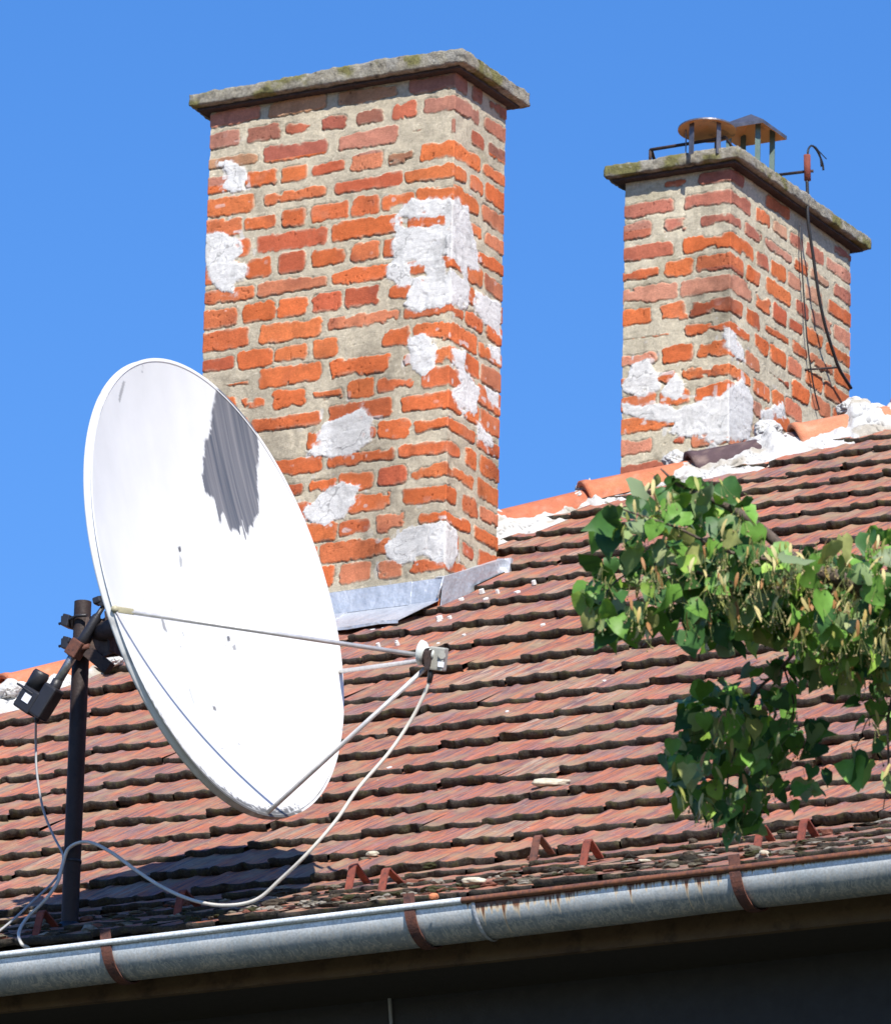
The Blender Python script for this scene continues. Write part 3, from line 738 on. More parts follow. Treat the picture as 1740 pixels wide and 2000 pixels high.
def wallpoly(pts, X0, Y0, xa):
    out = []
    for x, y in pts:
        if x < xa(y): P = hit(x, y, (0, 1, 0), Y0); out.append((P[0] - X0, P[2]))
        else: P = hit(x, y, (1, 0, 0), X0); out.append((P[1] - Y0, P[2]))
    return out
def crop(ox, oy, k, pts): return [(ox + a / k, oy + b / k) for a, b in pts]
xa1 = lambda y: 884 - (y - 165) * 24 / 950
c1 = lambda p: crop(340, 60, 2.417, p); c2 = lambda p: crop(340, 640, 2.417, p)
pat1 = [c1([(205, 615), (260, 610), (335, 640), (340, 700), (325, 755), (270, 765), (215, 740), (250, 690)]),
        c1([(140, 965), (230, 950), (300, 980), (315, 1040), (275, 1090), (330, 1110), (330, 1160), (290, 1190), (280, 1250), (225, 1235), (165, 1180), (140, 1100)]),
        c1([(1035, 870), (1120, 795), (1290, 790), (1380, 830), (1390, 900), (1430, 1030), (1432, 1140), (1375, 1110), (1390, 1210), (1380, 1300), (1340, 1320), (1285, 1290), (1150, 1335), (1075, 1295), (1120, 1200), (1060, 1200), (998, 1165), (1020, 1080), (1040, 950)]),
        c1([(1420, 1230), (1480, 1260), (1537, 1290), (1532, 1445), (1450, 1370), (1400, 1290)]),
        c2([(1100, 60), (1170, 30), (1225, 90), (1222, 190), (1180, 230), (1115, 200)]),
        c2([(1300, 100), (1370, 110), (1370, 200), (1430, 290), (1420, 400), (1350, 415), (1300, 310), (1345, 260), (1310, 190)]),
        c2([(1455, 280), (1522, 310), (1520, 385), (1480, 350)]), c2([(1480, 80), (1530, 90), (1526, 165), (1490, 140)]),
        c2([(1420, 430), (1450, 480), (1505, 530), (1495, 580), (1420, 530)]),
        c2([(630, 590), (700, 450), (800, 420), (880, 375), (925, 430), (920, 530), (850, 590), (760, 610), (660, 610)]),
        c2([(600, 870), (660, 800), (770, 730), (860, 760), (850, 830), (790, 900), (700, 935), (620, 910)]),
        c2([(990, 1030), (1080, 950), (1240, 905), (1320, 960), (1325, 1080), (1280, 1140), (1170, 1085), (1050, 1120), (990, 1090)])]
hol1 = [c1([(1060, 885), (1270, 875), (1270, 915), (1080, 930)]), c1([(1110, 1120), (1185, 1095), (1180, 1150), (1110, 1165)]), c1([(1265, 1065), (1340, 1110), (1355, 1165), (1275, 1140)])]
pat1 = [wallpoly(p, 0, 0, xa1) for p in pat1]; hol1 = [wallpoly(p, 0, 0, xa1) for p in hol1]
PAL_B = [(.60, .145, .045), (.62, .165, .052), (.58, .14, .045), (.56, .14, .05), (.60, .17, .065), (.47, .11, .05), (.62, .15, .045), (.57, .20, .10), (.64, .18, .06), (.60, .155, .05)]
TOP_B = [(.42, .16, .10), (.34, .10, .065), (.50, .21, .14), (.45, .24, .13), (.30, .12, .08), (.46, .13, .07), (.38, .17, .12)]
zr1 = hit(860, 847, (0, 1, 0), 0)[2]
rF1 = {0: [.14, .28, .42, .56, .70, .84], 1: [.20, .49, .78]}
rS1 = {0: [.20], 1: [.11, .23]}
W1, D1 = 0.985, 0.378
ch1 = chimney_mesh(0, 0, W1, D1, -.75, 1.968, zr1, rF1, rS1, pat1, hol1, 100, PAL_B, TOP_B, (-.006, 0), 'wide brick chimney behind the white dish, patched with white lime')

X2, Y2, W2, D2 = .172, 1.799, .44, 1.02
xa2 = lambda y: 1429 - (y - 318) * 25 / 500
c3 = lambda p: crop(1100, 640, 2.719, p)
pat2 = [c3([(300, 310), (360, 190), (450, 165), (500, 260), (510, 330), (400, 370), (320, 340)]), c3([(512, 340), (590, 240), (640, 300), (630, 375), (530, 370)]),
        c3([(300, 400), (400, 420), (480, 400), (600, 430), (740, 370), (830, 380), (900, 300), (940, 270), (1000, 370), (1000, 480), (980, 600), (830, 600), (740, 590), (550, 560), (590, 500), (430, 490), (310, 460)]),
        c3([(850, -5), (900, 20), (940, 90), (960, 190), (930, 180), (860, 80)]), c3([(1040, 440), (1160, 400), (1175, 480), (1040, 490)])]
pat2 = [wallpoly(p, X2, Y2, xa2) for p in pat2]
zr2 = hit(1413, 613, (0, 1, 0), Y2)[2]
PAL_2 = PAL_B + [(.58, .24, .15), (.46, .14, .08), (.55, .25, .16), (.60, .20, .11)]
ch2 = chimney_mesh(X2, Y2, W2, D2, .3, 2.19, zr2, {0: [.15, .29], 1: [.21]}, {0: [.12, .27, .53, .67, .86], 1: [.20, .34, .48, .62, .80]}, pat2, [], 207, PAL_2, [(.55, .26, .18), (.50, .18, .12), (.56, .30, .19), (.42, .15, .10), (.60, .17, .07)], (-.006, 0), 'narrow-fronted brick chimney astride the hip, steel cowls on its slab', mcol=(.56, .50, .37), more=.0022)

def cap(X0, Y0, W, D, zb, th, o, seed, parent, name='chimney_cap', tilt=(0, 0), swell=.0):
    """rough concrete slab: an all-round displaced box"""
    bm = bmesh.new(); bmesh.ops.create_cube(bm, size=1)
    for v in bm.verts: v.co = Vector(((v.co.x) * (W + 2 * o), v.co.y * (D + 2 * o), v.co.z * th))
    L = W + 2 * o; 
    ex = [e for e in bm.edges if abs(e.verts[0].co.x - e.verts[1].co.x) > .01]; bmesh.ops.subdivide_edges(bm, edges=ex, cuts=int(L / .008), use_grid_fill=True)
    ey = [e for e in bm.edges if abs(e.verts[0].co.y - e.verts[1].co.y) > .01]; bmesh.ops.subdivide_edges(bm, edges=ey, cuts=int((D + 2 * o) / .010), use_grid_fill=True)
    ez = [e for e in bm.edges if abs(e.verts[0].co.z - e.verts[1].co.z) > .01]; bmesh.ops.subdivide_edges(bm, edges=ez, cuts=6, use_grid_fill=True)
    P = np.array([v.co[:] for v in bm.verts]); N = P / np.array([L / 2, (D + 2 * o) / 2, th / 2])
    n = fbm(P[:, 0] * 50, P[:, 1] * 50, P[:, 2] * 50, seed=seed, oct=4); n2 = fbm(P[:, 0] * 8, P[:, 1] * 8, P[:, 2] * 8, seed=seed + 3, oct=3)
    dirn = np.where(np.abs(N) > .985, np.sign(N), 0)
    rnd_ = (np.abs(dirn).sum(1) > 1) * -.0025
    P = P + dirn * ((n * .0065 + n2 * .004 + rnd_)[:, None]) * np.array([1, 1, .9])
    P[:, 2] += (P[:, 2] > -th * .3) * swell * np.clip(1 - np.abs(P[:, 0] - L * .18) / (L * .45), 0, 1)
    for v, p in zip(bm.verts, P): v.co = Vector((X0 - W / 2 + p[0], Y0 + D / 2 + p[1], zb + th / 2 + p[2] + p[0] * tilt[0] + p[1] * tilt[1]))
    W_ = np.array([v.co[:] for v in bm.verts])
    a = fbm(W_[:, 0] * 14, W_[:, 1] * 14, W_[:, 2] * 14, seed=seed + 5, oct=4); b = fbm(W_[:, 0] * 45, W_[:, 1] * 45, W_[:, 2] * 45, seed=seed + 6, oct=4)
    C = np.ones((len(W_), 4)); C[:, :3] = np.array((.36, .33, .26)) * (1 + .55 * b[:, None])
    k = sstep(.04, .28, a)[:, None] * .8; C[:, :3] = C[:, :3] * (1 - k) + np.array((.20, .19, .045)) * k
    k = sstep(.15, .35, -a)[:, None] * .6; C[:, :3] = C[:, :3] * (1 - k) + np.array((.34, .33, .30)) * k
    k = sstep(.35, .5, b)[:, None]; C[:, :3] = C[:, :3] * (1 - k * .6) + np.array((.55, .53, .46)) * k * .6
    k = sstep(.3, .45, -b)[:, None]; C[:, :3] = C[:, :3] * (1 - k * .6) + np.array((.05, .045, .035)) * k * .6
    me_o = bm_obj(name, bm, M_CONC, parent, True)
    ca = me_o.data.color_attributes.new('Col', 'FLOAT_COLOR', 'POINT'); ca.data.foreach_set('color', C.astype(np.float32).ravel())
    return me_o
cap(0, 0, W1, D1, 1.975, .050, .060, 7, ch1, swell=.012)
cap(X2, Y2, W2, D2, 2.196, .047, .058, 17, ch2, swell=.004)
# thin dark iron sheet bedded under each slab
for (X0, Y0, W, D, z, c) in ((0, 0, W1, D1, 1.975, ch1), (X2, Y2, W2, D2, 2.196, ch2)):
    bm = bmesh.new(); obox(bm, (X0 - W / 2, Y0 + D / 2, z - .006), (W / 2 + .034, 0, 0), (0, D / 2 + .034, 0), (0, 0, .005), .002)
    bm_obj('bed_plate', bm, M_DARK, c)

# lead / zinc flashing at the foot of the wide chimney
def flashing():
    bm = bmesh.new()
    def quad(*p, thick=.0025):
        vs = [bm.verts.new(tuple(map(float, q))) for q in p]; bm.faces.new(vs)
    F = lambda x, y, n, c: hit(x, y, n, c)
    yf = -.022
    tl = np.array([-.80, yf, 0]); 
    top = [np.array((x, yf + .004, float(hit(850, 1129, (0, 1, 0), yf)[2]) + (x * .01))) for x in np.linspace(-.95, .018, 9)]
    n = len(top); z0 = .052
    fold = [np.array((p[0] - (0.012 if i == n - 1 else 0), -.030 + .003 * math.sin(i * 2), -.030 * T + z0)) for i, p in enumerate(top)]
    toe = [np.array((p[0] - (0.05 if i == n - 1 else 0), -.235, -.235 * T + z0 + .006 + .003 * math.sin(i * 3))) for i, p in enumerate(top)]
    toe2 = [p - np.array((0, 0, .010)) for p in toe]
    for A, B in ((top, fold), (fold, toe), (toe, toe2)):
        for i in range(n - 1): quad(A[i], A[i + 1], B[i + 1], B[i])
    # top hem turned to the wall
    hem = [p + np.array((0, .024, .006)) for p in top]
    for i in range(n - 1): quad(hem[i], hem[i + 1], top[i + 1], top[i])
    # side leaf
    ys = np.linspace(-.022, .392, 8)
    zt_ = [float(np.interp(y, [-.022, .392], [top[-1][2], hit(977, 1085, (1, 0, 0), .034)[2]])) for y in ys]
    xo = [.018 + .016 * k / 7 for k in range(8)]
    T_ = [np.array((xo[k], ys[k], zt_[k])) for k in range(8)]
    B_ = [np.array((xo[k] - .006, ys[k] - .004, ys[k] * T + .012)) for k in range(8)]
    for k in range(7): quad(T_[k], T_[k + 1], B_[k + 1], B_[k])
    H_ = [p + np.array((-.03, 0, .003)) for p in T_]
    for k in range(7): quad(H_[k], H_[k + 1], T_[k + 1], T_[k])
    # returned rear end
    e = np.array((-.035, .012, 0)); e2 = np.array((.022, .004, 0))
    quad(T_[-1], T_[-1] + e2, B_[-1] + e2, B_[-1]); quad(T_[-1] + e2, T_[-1] + e2 + (0, .012, 0), B_[-1] + e2 + (0, .012, 0), B_[-1] + e2)
    # standing seam where the two leaves meet
    o = bm_obj('flashing', bm, M_FLASH, ch1)
    md = o.modifiers.new('t', 'SOLIDIFY'); md.thickness = .0025
    bm = bmesh.new(); tube(bm, [top[-1] + (.002, -.003, 0), fold[-1] + (.0, -.006, 0.01)], .004, 8); bm_obj('flashing_seam', bm, M_FLASH, ch1, True)
flashing()

# cowls, rail and stub on the narrow chimney
ZT2 = 2.196 + .050
def two_sided(o):
    o.data.materials.append(M_SHEET)
    for p in o.data.polygons: p.material_index = 0 if p.normal.z < -.3 and p.center.z < max(v.co.z for v in o.data.vertices) - .004 else 1
def cowls():
    # round disc cowl
    D = None
    cx = hit(1381, 252, (0, 0, 1), ZT2 + .092)
    c = Vector(cx); bm = bmesh.new(); R0 = .108; n = 40
    apex = bm.verts.new(c + Vector((0, 0, .022))); ring = [bm.verts.new(c + Vector((R0 * math.cos(2 * math.pi * k / n), R0 * math.sin(2 * math.pi * k / n), 0))) for k in range(n)]
    ring2 = [bm.verts.new(v.co + Vector((0, 0, -.006))) for v in ring]; ap2 = bm.verts.new(c + Vector((0, 0, .015)))
    for k in range(n):
        j = (k + 1) % n
        bm.faces.new((apex, ring[k], ring[j])); bm.faces.new((ring[k], ring2[k], ring2[j], ring[j])); bm.faces.new((ap2, ring2[j], ring2[k]))
    bmesh.ops.rotate(bm, cent=c, matrix=Matrix.Rotation(RAD(-4), 3, Vector(RT)), verts=bm.verts[:])
    disc = bm_obj('round_cowl', bm, M_UNDER, ch2); two_sided(disc)
    print('disc', c - Vector((X2, Y2, 0)))
    for a, w_ in ((200, .008), (250, .012), (330, .009), (90, .008)):
        p = c + Vector((math.cos(RAD(a)), math.sin(RAD(a)), 0)) * R0 * .72
        t = Vector((-math.sin(RAD(a)), math.cos(RAD(a)), 0))
        bm = bmesh.new(); obox(bm, (p.x, p.y, (ZT2 - .02 + p.z) / 2), t * w_, Vector((math.cos(RAD(a)), math.sin(RAD(a)), 0)) * .0015, (0, 0, (p.z - ZT2 + .03) / 2)); bm_obj('cowl_strap', bm, M_SHEET, ch2)
    # square pyramid hood
    c = Vector(hit(1466, 256, (0, 0, 1), ZT2 + .150)); bm = bmesh.new(); a = .100
    ax = Vector((1, 0, 0)); ay = Vector((0, 1, 0))
    cs = [c + ax * a * sx + ay * a * sy for sx, sy in ((-1, -1), (1, -1), (1, 1), (-1, 1))]
    ap = bm.verts.new(c + Vector((0, 0, .068))); r = [bm.verts.new(p) for p in cs]; r2 = [bm.verts.new(p + Vector((0, 0, -.014))) for p in cs]; ap2 = bm.verts.new(c + Vector((0, 0, .060)))
    r3 = [bm.verts.new(c + (p - c) * .975 + Vector((0, 0, -.014))) for p in cs]
    for k in range(4):
        j = (k + 1) % 4; bm.faces.new((ap, r[k], r[j])); bm.faces.new((r[k], r2[k], r2[j], r[j])); bm.faces.new((r2[k], r3[k], r3[j], r2[j])); bm.faces.new((r3[k], ap2, r3[j]))
    two_sided(bm_obj('pyramid_cowl', bm, M_UNDER, ch2))
    print('hood', c - Vector((X2, Y2, 0)))
    for sx, sy in ((-.6, -.6), (.6, -.6), (.6, .6), (-.6, .6)):
        p = c + ax * a * sx + ay * a * sy; bm = bmesh.new(); obox(bm, (p.x, p.y, (ZT2 - .02 + p.z) / 2 + .004), (.009, .003, 0), (0, .002, 0), (0, 0, (p.z - ZT2 + .045) / 2)); bm_obj('cowl_strap', bm, M_GREEN, ch2)
    # rail
    A = hit(1270, 292, (0, 1, 0), Y2 - .01); B = hit(1418, 268, (0, 1, 0), Y2 - .01)
    bm = bmesh.new()
    tube(bm, [A + (0, .06, -.06), A + (0, .01, 0) , A, B, B + (.0, .07, -.03)], [.0065] * 5, 8)
    tube(bm, [A, A + (0, 0, -.05)], .006, 8); bm_obj('iron_rail', bm, M_DARK, ch2, True)
cowls()

# ------------------------------------------------------------------ aerial bracket with cables beside the narrow chimney
XS = X2 + .05
def Sx(x, y, X=XS): return hit(x, y, (1, 0, 0), X)
AER = empty('cable_bracket', Sx(1578, 340), category='bracket', label='rusty pipe bracket with loose black cable ends on the far right chimney slab')
bm = bmesh.new(); P = Sx(1577, 325); q = Sx(1578, 352)
tube(bm, [Sx(1576, 302), Sx(1577, 352)], .013, 14); bm_obj('pipe', bm, M_RUST, AER, True)
bm = bmesh.new(); a = Sx(1577, 334); tube(bm, [a + _R * .022 + np.array((0, 0, .002)), a, Sx(1520, 341, X2 - .1)], .006, 8); bm_obj('crossbar', bm, M_DARK, AER, True)
bm = bmesh.new()
tube(bm, spline([Sx(1577, 304), Sx(1579, 290), Sx(1586, 284), Sx(1597, 296), Sx(1606, 318), Sx(1608, 332)], 6), .004, 6)
tube(bm, spline([Sx(1577, 304), Sx(1578, 291), Sx(1588, 284), Sx(1600, 298), Sx(1604, 325)], 6), .003, 6)
tube(bm, spline([Sx(1577, 304), Sx(1580, 288), Sx(1590, 286), Sx(1614, 310)], 6), .002, 6)
bm_obj('cable_end', bm, M_BCABLE, AER, True)
def cable(name, pts, r, mat, label, n=10, sides=8, **kw):
    bm = bmesh.new(); tube(bm, spline(pts, n), r, sides); o = bm_obj(name, bm, mat, None, True)
    tag(o, category='cable', label=label, **kw); return o
cable('hanging_cable', [Sx(1576, 352), Sx(1577, 380), Sx(1578, 430), Sx(1588, 500), Sx(1598, 570), Sx(1610, 630), Sx(1628, 690), Sx(1640, 722), Sx(1662, 758)], .0065, M_BCABLE, 'thick black cable hanging from the rusty bracket down the right chimney')
cable('hanging_cable', [Sx(1562, 440, X2 + .01), Sx(1565, 500, X2 + .02), Sx(1570, 580, X2 + .02), Sx(1578, 680, X2 + .02), Sx(1590, 760, X2 + .02), Sx(1600, 800, X2 + .02)], .003, M_BCABLE, 'thin black cable close to the brick, left of the thick one')
bm = bmesh.new(); tube(bm, [Sx(1570, 722, X2), Sx(1640, 717)], .004, 8); tag(bm_obj('cable_clip', bm, M_DARK, None, True), category='clip', label='iron clip holding the thick black cable off the right chimney')

# ------------------------------------------------------------------ satellite dish
YM = -3.46
mb = hit(136, 1808, (0, 1, 0), YM); XM = mb[0]
mt_ = hit(162, 1176, (0, 1, 0), YM)
DISH = empty('satellite_dish', (mb[0], YM, mb[2]), category='satellite dish', label='big white satellite dish with peeling paint, on a dark mast above the gutter')
bm = bmesh.new(); tube(bm, [mb + (0, 0, -.05), mt_], .0255, 28, cap=False)
tube(bm, [mt_ , mt_ + (0, 0, -.02)], .0225, 28, cap=True); mast = bm_obj('mast', bm, M_MAST, DISH, True)
bm = bmesh.new(); zc = hit(140, 1684, (0, 1, 0), YM)[2]; tube(bm, [(XM, YM, zc - .004), (XM, YM, zc + .004)], .0275, 24); bm_obj('band', bm, M_BLACK, mast, True)
bm = bmesh.new(); tube(bm, [mb + (0, 0, -.04), mb + (0, 0, .006)], [.055, .03], 20); bm_obj('mast_collar', bm, M_BLACK, mast, True)
YD = -3.84
DC = hit(430, 1146, (0, 1, 0), YD)
_f = ray(430, 1146); _f = _f / np.linalg.norm(_f); _r = RT - _f * (RT @ _f); _r /= np.linalg.norm(_r); _u = np.cross(_r, _f)
Nn = (_r * .850 + _u * .291 - _f * .440); Nn /= np.linalg.norm(Nn)
Mm = -_r * .323 + _u * .946; Mm -= Nn * (Mm @ Nn); Mm /= np.linalg.norm(Mm)     # "up" in the rim plane
Ww = np.cross(Mm, Nn)                                                            # sideways in the rim plane
DD = (DC - CAM) @ FW; RD = 469.0 / (FPX / DD)
DEPTH = .085
def dish_px(x, y, dep=None):
    """photo point -> (w, m) on the rim plane"""
    P = hit(x, y, Nn, Nn @ DC - (0 if dep is None else dep)); v = P - DC; return (v @ Ww, v @ Mm)
def reflector():
    nr, na = 210, 480
    r = np.linspace(.0, 1, nr) ** .8 * RD; a = np.linspace(0, 2 * math.pi, na)
    Rr, A = np.meshgrid(r, a, indexing='ij'); w_, m_ = Rr * np.cos(A), Rr * np.sin(A)
    dep = DEPTH * (1 - (Rr / RD) ** 2)
    dep = np.where(Rr > RD * .985, 0, dep)
    V = DC + w_[..., None] * Ww + m_[..., None] * Mm - dep[..., None] * Nn
    C = np.ones(Rr.shape + (4,)); C[..., :3] = (.79, .79, .77); C[..., 3] = 0
    C[..., :3] *= (1 + .035 * fbm(w_ * 3, m_ * 3, seed=71) + .03 * fbm(w_ * 30, m_ * 2.2, seed=72))[..., None]
    # pixel position of each point, turned into rim-plane outlines at the surface depth (iterate once)
    def outline(pts):
        out = []
        for x, y in pts:
            d_ = 0
            for _ in range(4):
                w0, m0 = dish_px(x, y, d_); d_ = max(0, DEPTH * (1 - (w0 * w0 + m0 * m0) / RD ** 2))
            out.append((w0, m0))
        return out
    k4 = lambda p: crop(160, 680, 3.222, p); k5 = lambda p: crop(160, 1180, 3.222, p)
    peel = outline(k4([(862, 252), (835, 290), (825, 360), (800, 560), (770, 600), (765, 740), (755, 800), (775, 900), (835, 960), (865, 1100), (890, 1040), (930, 1140), (985, 1150), (1005, 1090), (1025, 1190), (1070, 1110), (1105, 1040), (1100, 900), (1110, 620), (1098, 520), (1060, 440), (960, 340)]))
    jag = fbm(w_ * 60, m_ * 26, seed=2, oct=5) * .008 + vn(w_ * 95, m_ * 9, seed=3) * .012 * sstep(.30, .05, m_) + vn(w_ * 210, m_ * 16, seed=4) * .005
    pd = poly_dist(w_, m_, peel) + jag
    C[..., 3] = sstep(.002, -.002, pd)
    edge = np.exp(-((pd - .002) / .0025) ** 2) * sstep(0, .2, vn(w_ * 40, m_ * 40, seed=5)); C[..., :3] *= (1 - .35 * edge[..., None])
    spots = [(k4([(232, 300), (262, 200), (272, 215), (250, 300), (236, 350)]), .5), (k4([(605, 1255), (620, 1250), (625, 1280), (612, 1288)]), .9), (k4([(612, 1295), (630, 1330), (630, 1375), (618, 1375)]), .45),
             (k5([(498, 90), (512, 92), (540, 180), (515, 160)]), .6), (k5([(912, 205), (928, 200), (934, 232), (918, 238)]), .85), (k5([(945, 265), (965, 255), (972, 285), (952, 292)]), .6),
             (k5([(822, 640), (840, 645), (850, 675), (828, 668)]), .8), (k5([(980, 872), (997, 882), (990, 890)]), .7), (k5([(672, 530), (680, 530), (712, 632), (704, 632)]), .35), (k5([(878, 905), (888, 905), (890, 915), (880, 915)]), .6),
             (k5([(616, 262), (624, 262), (626, 272), (616, 272)]), .7), (k4([(378, 108), (384, 108), (384, 152), (378, 152)]), .5), (k5([(1548, 572), (1564, 572), (1560, 584), (1550, 584)]), .5)]
    for s_, f_ in spots:
        d_ = poly_dist(w_, m_, outline(s_)) + fbm(w_ * 150, m_ * 150, seed=6, oct=2) * .002
        k = sstep(.002, -.0015, d_)[..., None] * f_; C[..., :3] = C[..., :3] * (1 - k) + np.array((.05, .05, .055)) * k
    fly = sstep(.93, .97, vn(w_ * 55, m_ * 55, seed=8)) * (m_ < .1); C[..., :3] *= (1 - .45 * fly[..., None])
    # mould speckle gathered inside the lower rim
    ang = np.degrees(np.arctan2(m_, w_)); 
    foot = math.degrees(math.atan2(*dish_px(245, 1255)[::-1])); bot = math.degrees(math.atan2(*dish_px(560, 1585)[::-1]))
    ang0 = (ang - foot) % 360; span = (bot - foot) % 360
    if span > 180: ang0 = 360 - ang0; span = 360 - span
    t = ang0 / span; inn = (RD - Rr)
    dens = sstep(0, .35, t) * sstep(1.2, .95, t) * sstep(.045, .008, inn + .018 * (1 - np.clip(t, 0, 1)))
    sp = sstep(.62, .45, 1 - dens + .9 * fbm(w_ * 170, m_ * 170, seed=9, oct=3)) * (dens > .02); C[..., :3] = C[..., :3] * (1 - .8 * sp[..., None]) + np.array((.04, .04, .035)) * .8 * sp[..., None]
    grime = dens * .35; C[..., :3] *= (1 - grime[..., None])
    o = np_obj('reflector', V.reshape(-1, 3), grid_q(nr, na), M_REFL, DISH, C.reshape(-1, 4), np.stack([w_, m_], -1).reshape(-1, 2))
    # turned-back rim
    prof = [(0.0, -.002), (.003, .001), (.006, -.002), (.007, -.010), (.0095, -.020), (.012, -.030), (.013, -.038), (.008, -.040), (.002, -.036)]
    A1 = np.linspace(0, 2 * math.pi, 361); V, C = [], []
    for a_ in A1:
        for dr, dz in prof:
            V.append(DC + (RD * .985 + dr * .85) * (math.cos(a_) * Ww + math.sin(a_) * Mm) + dz * .62 * Nn)
    V = np.array(V); C = np.ones((len(V), 4)); C[:, :3] = (.78, .78, .76); C[:, 3] = 0
    Aw = np.repeat(np.degrees(A1), len(prof)); t = ((Aw - foot) % 360) / max((bot - foot) % 360, 1); t2 = ((foot - Aw) % 360) / max((foot - bot) % 360, 1)
    sgn = (bot - foot) % 360 < 180; tt = t if sgn else t2
    dirt = sstep(.25, .8, tt) * sstep(1.55, 1.25, tt); k_ = np.tile(np.arange(len(prof)), len(A1))
    dd = np.clip(dirt * (.45 + .5 * fbm(V[:, 0] * 40, V[:, 1] * 40, V[:, 2] * 40, seed=10)) + dirt * .25, 0, .9)[:, None]
    C[:, :3] = C[:, :3] * (1 - dd) + np.array((.07, .065, .06)) * dd
    ch = sstep(.35, .45, fbm(V[:, 0] * 14, V[:, 1] * 14, V[:, 2] * 14, seed=14))[:, None] * .35; C[:, :3] *= (1 - ch)
    q = np_obj('rim', V, grid_q(len(A1), len(prof)), M_REFL, o, C)
    # back shell
    nr = 24; r = np.linspace(.02, 1, nr) * RD * .985; na = 72; a = np.linspace(0, 2 * math.pi, na); Rr, A = np.meshgrid(r, a, indexing='ij')
    dep = DEPTH * (1 - (Rr / RD) ** 2) + .006
    V = DC + (Rr * np.cos(A))[..., None] * Ww + (Rr * np.sin(A))[..., None] * Mm - dep[..., None] * Nn
    C = np.ones((nr * na, 4)) * .5; C[:, 3] = 0
    np_obj('back_shell', V.reshape(-1, 3), grid_q(nr, na), M_REFL, o, C)
    return o
REFL = reflector()

# feed arms and feed
LN = at(826, 1283, DD - .0)
LN = DC + Nn * .551 - Mm * .394
v_ = LN - CAM; lnpx = (870 + FPX * (v_ @ RT) / (v_ @ FW), 1000 - FPX * (v_ @ UP) / (v_ @ FW)); lnD = v_ @ FW
print('LNB at', lnpx)
def rimpt(x, y):
    w_, m_ = dish_px(x, y); k = RD * .985 / math.hypot(w_, m_); return DC + w_ * k * Ww + m_ * k * Mm
f1 = rimpt(218, 1191); f2 = rimpt(522, 1580); f3 = rimpt(668, 1312)
hub = at(830, 1281, lnD)
for nm, a, b, foot in (('l', f1, at(826, 1281, lnD), 1), ('b', f2, at(830, 1306, lnD - .01), 0), ('r', f3 + Ww * 0, at(820, 1291, lnD + .02), 0)):
    a = np.array(a); d = b - a; bm = bmesh.new()
    s = a + d * .055 if foot else a
    tube(bm, [s - Nn * .004, b], .0068, 12)
    arm = bm_obj('feed_arm', bm, M_ARM, DISH, True)
    if foot:
        bm = bmesh.new(); dn = Vector(d).normalized(); xx, yy, _ = frame(dn)
        obox(bm, Vector(a + d * .035), dn * .024, Vector(UP) * .009, Vector(FW) * .004, .002); tube(bm, [a - FW * .010, a + FW * .004], .0105, 14)
        bm_obj('arm_foot', bm, mat_plain('yellowed_plastic', (.42, .38, .25), .5), arm, True)
def feed():
    c = at(838, 1283, lnD); back = (hub - (DC - Nn * DEPTH)); back /= np.linalg.norm(back)
    R_, U_, F_ = RT, UP, FW
    px = 1 / (FPX / lnD)
    P = lambda x, y, dz=0: at(x, y, lnD + dz)
    ax = Vector(P(800, 1284) - P(850, 1284, .0)); 
    # white feed horn disc facing the reflector
    d = (Vector(R_) * -.93 + Vector(U_) * .12 + Vector(F_) * .34).normalized()
    cc = Vector(P(829, 1276)); bm = bmesh.new()
    tube(bm, [cc - d * .03, cc - d * .012, cc + d * .0, cc + d * .012, cc + d * .016], [.012, .016, .033, .037, .031], 26); FE = bm_obj('feed_horn', bm, M_WHITEP, DISH, True)
    # clamp
    bm = bmesh.new()
    for k in range(4):
        q = Vector(P(831 + k * 3.2, 1284 + k * .4, -.02)); tube(bm, [q - d * .0012, q + d * .0012], .026 - .002 * k + .004 * (k % 2), 16)
    obox(bm, Vector(P(834, 1290, -.03)), Vector(R_) * .008, Vector(U_) * .027, Vector(F_) * .012, .002)
    bm_obj('feed_clamp', bm, M_DARK, DISH, False)
    # grey housing
    R2 = Vector(R_) * math.cos(RAD(-7)) + Vector(U_) * math.sin(RAD(-7)); U2 = -Vector(R_) * math.sin(RAD(-7)) + Vector(U_) * math.cos(RAD(-7)); F2 = (Vector(F_) * .8 + R2 * .6).normalized(); R3 = (R2 * .9 - Vector(F_) * .44).normalized()
    bm = bmesh.new(); obox(bm, Vector(P(855, 1287)), R3 * .0245, U2 * .033, (Vector(F_) * .9 + R2 * .3).normalized() * .020, .004)
    tube(bm, [Vector(P(863, 1280, -.022)), Vector(P(863, 1280, -.030))], .0105, 18)
    H = bm_obj('receiver_housing', bm, M_GREY, DISH, False)
    bm = bmesh.new(); obox(bm, Vector(P(861, 1298, -.030)), R2 * .0085, U2 * .0075, Vector(F_) * .001); bm_obj('sticker', bm, M_LABEL, H)
    bm = bmesh.new(); tube(bm, [P(842, 1308), P(841, 1318), P(838, 1334)], [.008, .0085, .0075], 12); bm_obj('cable_plug', bm, M_BLACK, H, True)
feed()

